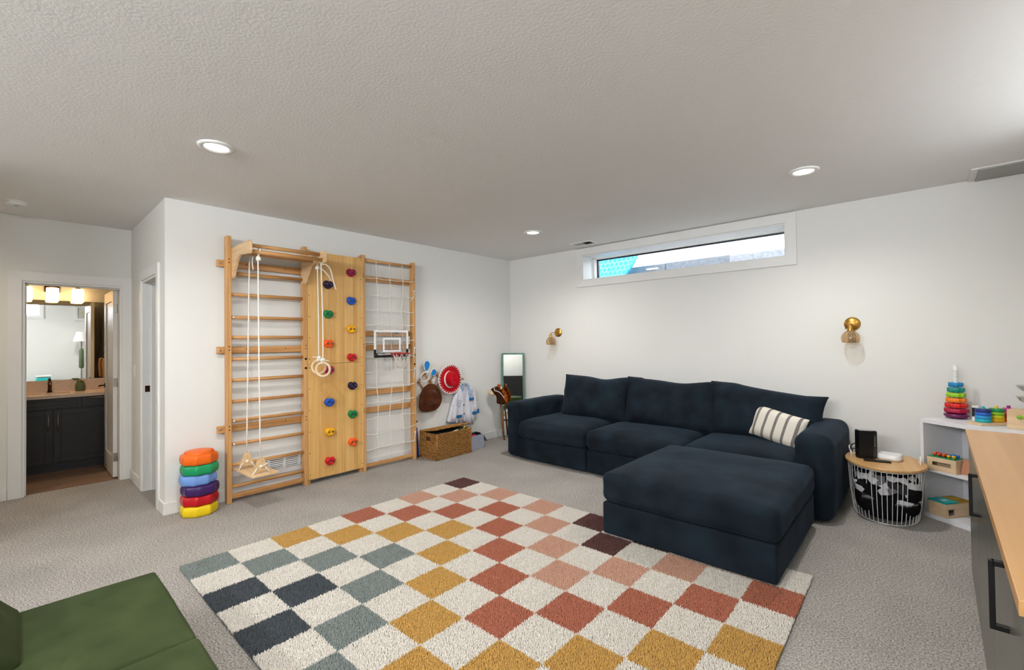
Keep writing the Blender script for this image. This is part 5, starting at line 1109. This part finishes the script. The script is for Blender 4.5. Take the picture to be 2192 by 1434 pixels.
solo('router_cable', MB().tube(catmull([(4.196, -0.47, 0.52), (4.165, -0.42, 0.51), (4.142, -0.36, 0.47), (4.132, -0.26, 0.36), (4.126, -0.15, 0.12), (4.126, -0.10, 0.006)], 6), 0.004, 6), 'black_plastic', 'black cable curving down behind the router', 'cable')
solo('router_cable', MB().tube(catmull([(4.194, -0.49, 0.485), (4.170, -0.44, 0.475), (4.150, -0.36, 0.450), (4.140, -0.24, 0.30), (4.138, -0.14, 0.006)], 6), 0.0035, 6), 'black_plastic', 'thinner black cable hanging below the router', 'cable')
solo('white_cable', MB().tube(catmull([(4.196, -0.50, 0.458), (4.170, -0.505, 0.448), (4.145, -0.49, 0.478), (4.136, -0.42, 0.492), (4.126, -0.28, 0.40), (4.124, -0.18, 0.006)], 6), 0.004, 6), 'white_plastic', 'white cable looping out from behind the router', 'cable')

# ------------------------------------------------------------------ white corner shelf (turned across the corner)
shx, shy, sha = 4.572, -0.318, math.radians(-36.9)        # front left corner and turn: local x runs along the front, local y into the depth
sh = thing('white_shelf', 'white open bookshelf turned across the corner beside the worktop', 'shelf', (shx, shy, 0.0), sha)
SW, SD, SHH = 0.70, 0.385, 0.745
part('side_panel', MB().box((0, 0, 0), (0.022, SD, SHH - 0.028), 0.001), 'shelf_white', sh, world=False)
part('side_panel', MB().box((SW - 0.022, 0, 0), (SW, SD, SHH - 0.028), 0.001), 'shelf_white', sh, world=False)
part('top_board', MB().box((0, 0, SHH - 0.028), (SW, SD, SHH), 0.001), 'shelf_white', sh, world=False)
part('shelf_board', MB().box((0.022, 0.004, 0.352), (SW - 0.022, SD - 0.01, 0.368), 0.001), 'shelf_white', sh, world=False)
part('bottom_board', MB().box((0.022, 0.0, 0.0), (SW - 0.022, SD - 0.01, 0.036), 0.001), 'shelf_white', sh, world=False)
part('back_panel', MB().box((0.022, SD - 0.008, 0.036), (SW - 0.022, SD - 0.002, SHH - 0.028)), 'shelf_white', sh, world=False)
part('shelf_pin', MB().cyl((0.022, 0.22, 0.318), (0.0235, 0.22, 0.318), 0.004, 8), 'dark_slot', sh, world=False)
def onshelf(lx, ly): 
    return shx + lx * math.cos(sha) - ly * math.sin(sha), shy + lx * math.sin(sha) + ly * math.cos(sha)

# stacking spin tower
TWX, TWY = 4.782, -0.150
tw_ = thing('spinning_tower', 'rainbow stacking tower of geared rings on white spiral pole', 'stacking toy', (TWX, TWY, SHH + 0.0005))
mat('toy_purple', (104, 20, 76), 0.3, vary=(8, 0.05))
part('base', MB().lathe([(0.030, 0), (0.062, 0.008), (0.074, 0.022), (0.070, 0.034), (0.050, 0.043), (0.02, 0.045)], 40), 'toy_purple', tw_, world=False)
rings = [((176, 14, 62), 0.069), ((222, 28, 22), 0.065), ((248, 128, 22), 0.059), ((150, 206, 40), 0.055), ((20, 140, 130), 0.050), ((16, 136, 196), 0.042)]
for i, (c_, r) in enumerate(rings):
    mn = 'tower_ring_%d' % i; mat(mn, c_, 0.25, spec=0.5, vary=(10, 0.05))
    gear = lambda a, z, k_=9: 1 + 0.045 * math.tanh(3 * math.cos(k_ * a))
    part('ring', MB().lathe([(0.013, 0.002), (r * 0.93, 0.0), (r, 0.004), (r, 0.029), (r * 0.93, 0.033), (0.013, 0.031)], 72, c=(0, 0, 0.046 + i * 0.0395), fn=gear), mn, tw_, world=False)
part('pole', MB().cyl((0, 0, 0.04), (0, 0, 0.405), 0.0125, 16).tube([(0.0115 * math.cos(i * 0.7), 0.0115 * math.sin(i * 0.7), 0.285 + i * 0.0012) for i in range(75)], 0.004, 6), 'white_plastic', tw_, world=False)

# peg stacking toy: board, three pegs, twelve rings
pk = thing('ring_stacker', 'wooden board with three pegs of rainbow rings on shelf', 'stacking toy', (4.96, -0.30, SHH + 0.0005))
part('board', MB().prism([(4.825, -0.390), (4.895, -0.470), (5.085, -0.300), (5.105, -0.185), (5.02, -0.115)], SHH + 0.0005, SHH + 0.014, 'xy', 0.002), 'wood_toy', pk)
STK = [((4.912, -0.352), 0.043, [(30, 176, 190), (34, 148, 206), (28, 96, 190), (30, 44, 112)], (40, 186, 200)), ((4.985, -0.275), 0.040, [(240, 186, 20), (214, 208, 30), (140, 194, 34), (30, 146, 86)], (232, 196, 24)), ((5.052, -0.198), 0.036, [(232, 108, 40), (206, 48, 50), (214, 78, 96), (206, 66, 146)], (132, 40, 116))]
for si, ((x, y), r, cols_, pc) in enumerate(STK):
    mat('peg_%d' % si, pc, 0.45, vary=(12, 0.05)); part('peg', MB().lathe([(0.0095, 0.0), (0.0095, 0.108), (0.0085, 0.112), (0.006, 0.114)], 16, c=(x, y, SHH + 0.014)), 'peg_%d' % si, pk)
    for i, c_ in enumerate(cols_):
        mn = 'peg_ring_%d_%d' % (si, i); mat(mn, c_, 0.45, vary=(12, 0.05)); rr2 = r * (1 - (0.04 * i if si == 2 else 0))
        part('ring', MB().lathe([(0.0098, 0.0), (rr2 * 0.95, 0.0), (rr2, 0.003), (rr2, 0.020), (rr2 * 0.95, 0.023), (0.0098, 0.023)], 36, c=(x, y, SHH + 0.0145 + i * 0.0238)), mn, pk)
t_ = thing('small_bottle', 'small white bottle with black label behind the ring stacker', 'bottle', (4.880, -0.235, SHH + 0.0005))
part('body', MB().box((-0.018, -0.010, 0.0), (0.018, 0.010, 0.115), 0.004), 'white_plastic', t_, world=False)
part('label', MB().box((-0.0185, -0.0108, 0.035), (0.002, -0.0100, 0.10)), 'black_plastic', t_, world=False)
# wooden shape box at the frame edge
wb = thing('wooden_toy_box', 'pale wooden toy box with green knob on white shelf', 'toy box', (5.135, -0.44, SHH + 0.0005), math.radians(-20))
part('body', MB().box((-0.10, -0.075, 0.0), (0.10, 0.075, 0.128), 0.003), 'wood_toy', wb, world=False)
part('door', MB().box((-0.060, -0.0785, 0.018), (0.060, -0.0752, 0.108), 0.001), 'wood_toy', wb, world=False)
mat('knob_green', (130, 190, 40), 0.4, vary=(10, 0.05))
part('knob', MB().lathe([(0.006, 0), (0.006, 0.008), (0.013, 0.012), (0.013, 0.020), (0.006, 0.023)], 16).xf(Matrix.Translation((-0.035, -0.0785, 0.085)) @ Matrix.Rotation(PI / 2, 4, 'X')), 'knob_green', wb, world=False)
part('knob', MB().box((-0.047, -0.098, 0.079), (0.0, -0.090, 0.091), 0.003), 'knob_green', wb, world=False)
gd = thing('glass_dish_stand', 'two tiered clear glass dishes above the wooden toy box', 'dish stand', (5.165, -0.44, SHH + 0.1295))
for z in (0.030, 0.107):
    part('dish', MB().lathe([(0.012, 0.0), (0.05, 0.008), (0.085, 0.030), (0.098, 0.052), (0.101, 0.054), (0.0985, 0.056), (0.083, 0.034), (0.05, 0.012), (0.012, 0.004)], 40, c=(0, 0, z), caps=False), 'glass_dish', gd, world=False)
    part('dish_rim', MB().tube([(0.1 * math.cos(2 * PI * i / 40), 0.1 * math.sin(2 * PI * i / 40), z + 0.055) for i in range(40)], 0.0014, 5, closed=True), 'nickel', gd, world=False)
part('stem', MB().lathe([(0.04, 0.0), (0.04, 0.004), (0.006, 0.01), (0.006, 0.20), (0.011, 0.206), (0.004, 0.216)], 20), 'glass_dish', gd, world=False)

# toy crate on the middle shelf
cx_, cy_ = onshelf(0.123, 0.070)
cr_ = thing('toy_crate', 'pale wooden crate with slot handle and coloured pegs', 'toy crate', (cx_, cy_, 0.3685), math.radians(-27))
W2, D2, H2 = 0.0875, 0.060, 0.098
sl_ = [(-0.055, 0.045)]
m_ = MB().box((-W2, -D2, 0), (W2, -D2 + 0.008, 0.038), 0.001).box((-W2, -D2, 0.066), (W2, -D2 + 0.008, H2), 0.001).box((-W2, -D2, 0.038), (-0.056, -D2 + 0.008, 0.066)).box((0.056, -D2, 0.038), (W2, -D2 + 0.008, 0.066))
part('front_board', m_, 'wood_toy', cr_, world=False)
part('back_board', MB().box((-W2, D2 - 0.008, 0), (W2, D2, H2), 0.001), 'wood_toy', cr_, world=False)
for s_ in (-1, 1): part('side_board', MB().box((s_ * W2 - (0.008 if s_ > 0 else 0), -D2 + 0.008, 0), (s_ * W2 + (0.008 if s_ < 0 else 0), D2 - 0.008, H2), 0.001), 'wood_toy', cr_, world=False)
part('bottom_board', MB().box((-W2 + 0.008, -D2 + 0.008, 0), (W2 - 0.008, D2 - 0.008, 0.006)), 'dark_bronze', cr_, world=False)
for q in range(6): part('joint_mark', MB().box((W2 - 0.008, -D2 - 0.0004, 0.008 + q * 0.015), (W2 - 0.004, -D2, 0.013 + q * 0.015)), 'wood_terracotta', cr_, world=False)
mat('toy_green', (20, 146, 96), 0.4, vary=(10, 0.05))
part('lid_board', MB().box((-W2 + 0.002, -D2 + 0.006, H2), (W2 - 0.012, D2, H2 + 0.006), 0.001), 'toy_green', cr_, world=False)
PC = {'toy_red': (206, 44, 28), 'toy_orange': (226, 88, 44), 'toy_yellow': (244, 190, 16), 'toy_blue': (24, 112, 186)}
for n_, c_ in PC.items(): mat(n_, c_, 0.4, vary=(12, 0.06))
pegs_ = [(-0.055, -0.030, 'toy_orange'), (-0.025, -0.035, 'toy_orange'), (0.002, -0.030, 'toy_orange'), (-0.030, -0.005, 'toy_red'), (0.000, -0.002, 'toy_red'), (0.035, -0.040, 'toy_yellow'), (0.062, -0.035, 'toy_yellow'), (0.025, 0.000, 'toy_blue'), (0.050, -0.010, 'toy_blue'), (0.035, 0.025, 'toy_blue'), (0.065, 0.015, 'toy_blue'), (-0.06, 0.02, 'toy_red')]
for x, y, n_ in pegs_: part('peg', MB().lathe([(0.006, 0.0), (0.006, 0.010), (0.011, 0.012), (0.012, 0.021), (0.010, 0.024)], 12, c=(x, y, H2 + 0.006)), n_, cr_, world=False)
x_, y_ = onshelf(0.240, 0.090)
solo('wooden_wedge', MB().prism([(-0.032, 0.0), (0.05, 0.0), (0.05, 0.110), (-0.012, 0.110)], -0.006, 0.006, 'xz').xf(Matrix.Translation((x_, y_, 0.3685)) @ Matrix.Rotation(math.radians(-15), 4, 'Z')), 'wood_terracotta', 'reddish wooden board standing beside the toy crate', 'board')
# object box with card games on the bottom shelf
x_, y_ = 4.7236, -0.3037
ob = thing('wooden_drop_box', 'light wooden box with square opening on the bottom shelf', 'toy box', (x_, y_, 0.0365), math.radians(52))
w_, d_, h_ = 0.112, 0.060, 0.096
m_ = MB().box((-w_, -d_, 0), (w_, -d_ + 0.008, 0.014), 0.001).box((-w_, -d_, 0.062), (w_, -d_ + 0.008, h_), 0.001).box((-w_, -d_, 0.014), (-w_ + 0.022, -d_ + 0.008, 0.062)).box((-w_ + 0.085, -d_, 0.014), (w_, -d_ + 0.008, 0.062))
part('front_board', m_, 'wood_toy', ob, world=False)
part('back_board', MB().box((-w_, d_ - 0.008, 0), (w_, d_, h_), 0.001), 'wood_toy', ob, world=False)
for s_ in (-1, 1): part('side_board', MB().box((s_ * w_ - (0.008 if s_ > 0 else 0), -d_ + 0.008, 0), (s_ * w_ + (0.008 if s_ < 0 else 0), d_ - 0.008, h_), 0.001), 'wood_toy', ob, world=False)
part('top_board', MB().box((-w_, -d_, h_), (w_, d_, h_ + 0.006), 0.001), 'wood_toy', ob, world=False)
part('tray', MB().box((-w_ + 0.008, -d_ + 0.008, 0), (w_ - 0.008, d_ - 0.008, 0.012)), 'shelf_white', ob, world=False)
m_ = MB().box((-w_ + 0.020, -d_ - 0.002, 0.012), (-w_ + 0.024, -d_, 0.064)).box((-w_ + 0.083, -d_ - 0.002, 0.012), (-w_ + 0.087, -d_, 0.064)).box((-w_ + 0.020, -d_ - 0.002, 0.060), (-w_ + 0.087, -d_, 0.064)).box((-w_ + 0.020, -d_ - 0.002, 0.012), (-w_ + 0.087, -d_, 0.016))
part('opening_frame', m_, 'wood_pale_z', ob, world=False)
mat('card_teal', (24, 158, 156), 0.5, vary=(9, 0.06)); mat('card_mustard', (196, 150, 16), 0.5, vary=(9, 0.06))
Mz = Matrix.Translation((x_, y_, 0.0365 + h_ + 0.0065)) @ Matrix.Rotation(math.radians(52), 4, 'Z')
for nm, lo, hi, m1, lb in (('game_box', (-0.115, -0.063), (0.0, 0.060), 'card_teal', 'teal flat game box on top of the wooden drop box'), ('game_box', (0.003, -0.060), (0.114, 0.063), 'card_mustard', 'mustard flat game box on top of the wooden drop box')):
    t_ = thing(nm, lb, 'game box', ((Mz @ Vector(((lo[0] + hi[0]) / 2, (lo[1] + hi[1]) / 2, 0)))[:]), math.radians(52), 'card game boxes')
    a_, c_ = (hi[0] - lo[0]) / 2, (hi[1] - lo[1]) / 2
    part('carton', MB().box((-a_, -c_, 0), (a_, c_, 0.012), 0.001), m1, t_, world=False)
    m_ = MB()
    for q in range(2 if m1 == 'card_teal' else 3):
        for k in range(4): m_.box((-0.028 + k * 0.014, -0.02 + q * 0.016, 0.012), (-0.018 + k * 0.014, -0.012 + q * 0.016, 0.0124))
    part('printed_title', m_, 'print_white' if m1 == 'card_teal' else 'cloth_yellow', t_, world=False)

# ------------------------------------------------------------------ worktop cabinet run
ca = math.radians(1.05)
cb_ = thing('base_cabinet', 'long olive grey base cabinet with black bar handles', 'cabinet', (4.786, -1.27, 0.0), -ca)
CL = 2.36; CD = 0.56; CH = 0.795                          # local -y runs towards the camera, local +x into the cabinet
part('carcass', MB().box((0.02, -CL, 0.0), (CD, 0.0, CH)), 'cabinet_olive', cb_, world=False)
dwd = CL / 3.9
yy = 0.0; doors = []
edges_ = [-0.003, -0.762, -1.522, -2.282]
for i in range(3):
    y1, y0 = edges_[i] - 0.003, edges_[i + 1] + 0.003
    d_ = part('door', MB().box((0.0, y0, 0.012), (0.0195, y1, CH - 0.004), 0.0015), 'cabinet_olive', cb_, world=False)
    hz0, hz1 = 0.600, 0.782; hy = (-0.80 if i == 0 else edges_[i] - 0.44)
    hy = (-0.665, -1.70 + 0.0, -2.15)[i]
    hy = {0: None, 1: -0.985, 2: -2.02}[i]
    if hy is None: continue
    m_ = MB().box((-0.036, hy - 0.008, hz0), (-0.024, hy + 0.008, hz1), 0.001).box((-0.030, hy - 0.008, hz0), (0.0, hy + 0.008, hz0 + 0.014), 0.001).box((-0.030, hy - 0.008, hz1 - 0.014), (0.0, hy + 0.008, hz1), 0.001)
    part('handle', m_, 'black_metal', d_, world=False)
part('door', MB().box((0.0, -CL + 0.003, 0.012), (0.0195, edges_[3] - 0.003, CH - 0.004), 0.0015), 'cabinet_olive', cb_, world=False)
wt = thing('worktop', 'butcher block wooden worktop over the olive cabinet', 'worktop', (4.775, -1.27, CH + 0.0005), -ca)
part('slab', MB().box((0.0, -CL - 0.01, 0.0), (CD + 0.03, 0.004, 0.034), 0.002), 'wood_counter', wt, world=False)

# ------------------------------------------------------------------ green play couch in the foreground
gc = thing('play_couch', 'low green velvet play couch at the near edge of the rug', 'couch', (2.6, -4.9, 0.0))
G_ = 'velvet_green'
part('seat_cushion', MB().soft((1.800, -5.30, 0.150), (2.545, -4.575, 0.286), 0.018, (0, 0, 0, 0.004, 0, 0.004), 12, 0.002, 4, 1), G_, gc)
part('seat_cushion', MB().soft((2.548, -5.30, 0.150), (3.29, -4.572, 0.286), 0.018, (0, 0, 0, 0.004, 0, 0.004), 12, 0.002, 4, 2), G_, gc)
part('base_cushion', MB().soft((1.805, -5.30, 0.002), (2.545, -4.58, 0.148), 0.018, seg=8), G_, gc)
part('base_cushion', MB().soft((2.548, -5.30, 0.002), (3.29, -4.58, 0.148), 0.018, seg=8), G_, gc)
bkM = Matrix.Translation((0, -5.010, 0.288)) @ Matrix.Rotation(math.radians(-38), 4, 'X').inverted() @ Matrix.Translation((0, 5.010, -0.288))
part('backrest_cushion', MB().soft((1.815, -5.16, 0.288), (2.30, -5.012, 0.72), 0.03, seg=10, wr=0.003, seed=3).xf(bkM), 'velvet_green_dark', gc)

# ------------------------------------------------------------------ things in the unseen part of the room that the bathroom mirror shows
fl_ = thing('floor_lamp', 'floor lamp with white shade mirrored in the bathroom mirror', 'lamp', (5.12, -3.88, 0.0))
part('base', MB().lathe([(0.13, 0), (0.13, 0.015), (0.02, 0.025)], 32), 'black_metal', fl_, world=False)
part('pole', MB().cyl((0, 0, 0.02), (0, 0, 1.60), 0.012, 12), 'nickel', fl_, world=False)
part('column', MB().lathe([(0.03, 0.84), (0.05, 0.87), (0.045, 1.28), (0.03, 1.34)], 24), 'green_ceramic', fl_, world=False)
part('shade', MB().lathe([(0.16, 1.52), (0.09, 1.76)], 32, caps=False), 'felt_white', fl_, world=False)
pf = thing('picture_frame', 'white framed print mirrored in the bathroom mirror', 'picture', (XR - 0.01, -3.75, 2.03))
m_ = MB()
for lo, hi in (((XR - 0.025, -3.99, 2.05), (XR - 0.001, -3.93, 2.46)), ((XR - 0.025, -3.57, 2.05), (XR - 0.001, -3.51, 2.46)), ((XR - 0.025, -3.93, 2.05), (XR - 0.001, -3.57, 2.11)), ((XR - 0.025, -3.93, 2.40), (XR - 0.001, -3.57, 2.46))): m_.box(lo, hi, 0.003)
part('frame', m_, 'trim_white', pf)
mat('print_beige', (196, 190, 150), 0.7, vary=(6, 0.0, (214, 222, 228)))
part('print', MB().box((XR - 0.012, -3.93, 2.11), (XR - 0.004, -3.57, 2.40)), 'print_beige', pf)
tb = thing('toy_bin', 'teal and white plastic toy bin mirrored in the bathroom mirror', 'bin', (5.1, -4.55, 0.0))
mat('bin_teal', (40, 196, 190), 0.4, vary=(8, 0.05))
part('tub', MB().soft((-0.14, -0.13, 0.0), (0.14, 0.13, 0.66), 0.04, seg=6), 'bin_teal', tb, world=False)
part('lid', MB().soft((-0.15, -0.14, 0.662), (0.15, 0.14, 0.70), 0.015, seg=6), 'white_plastic', tb, world=False)
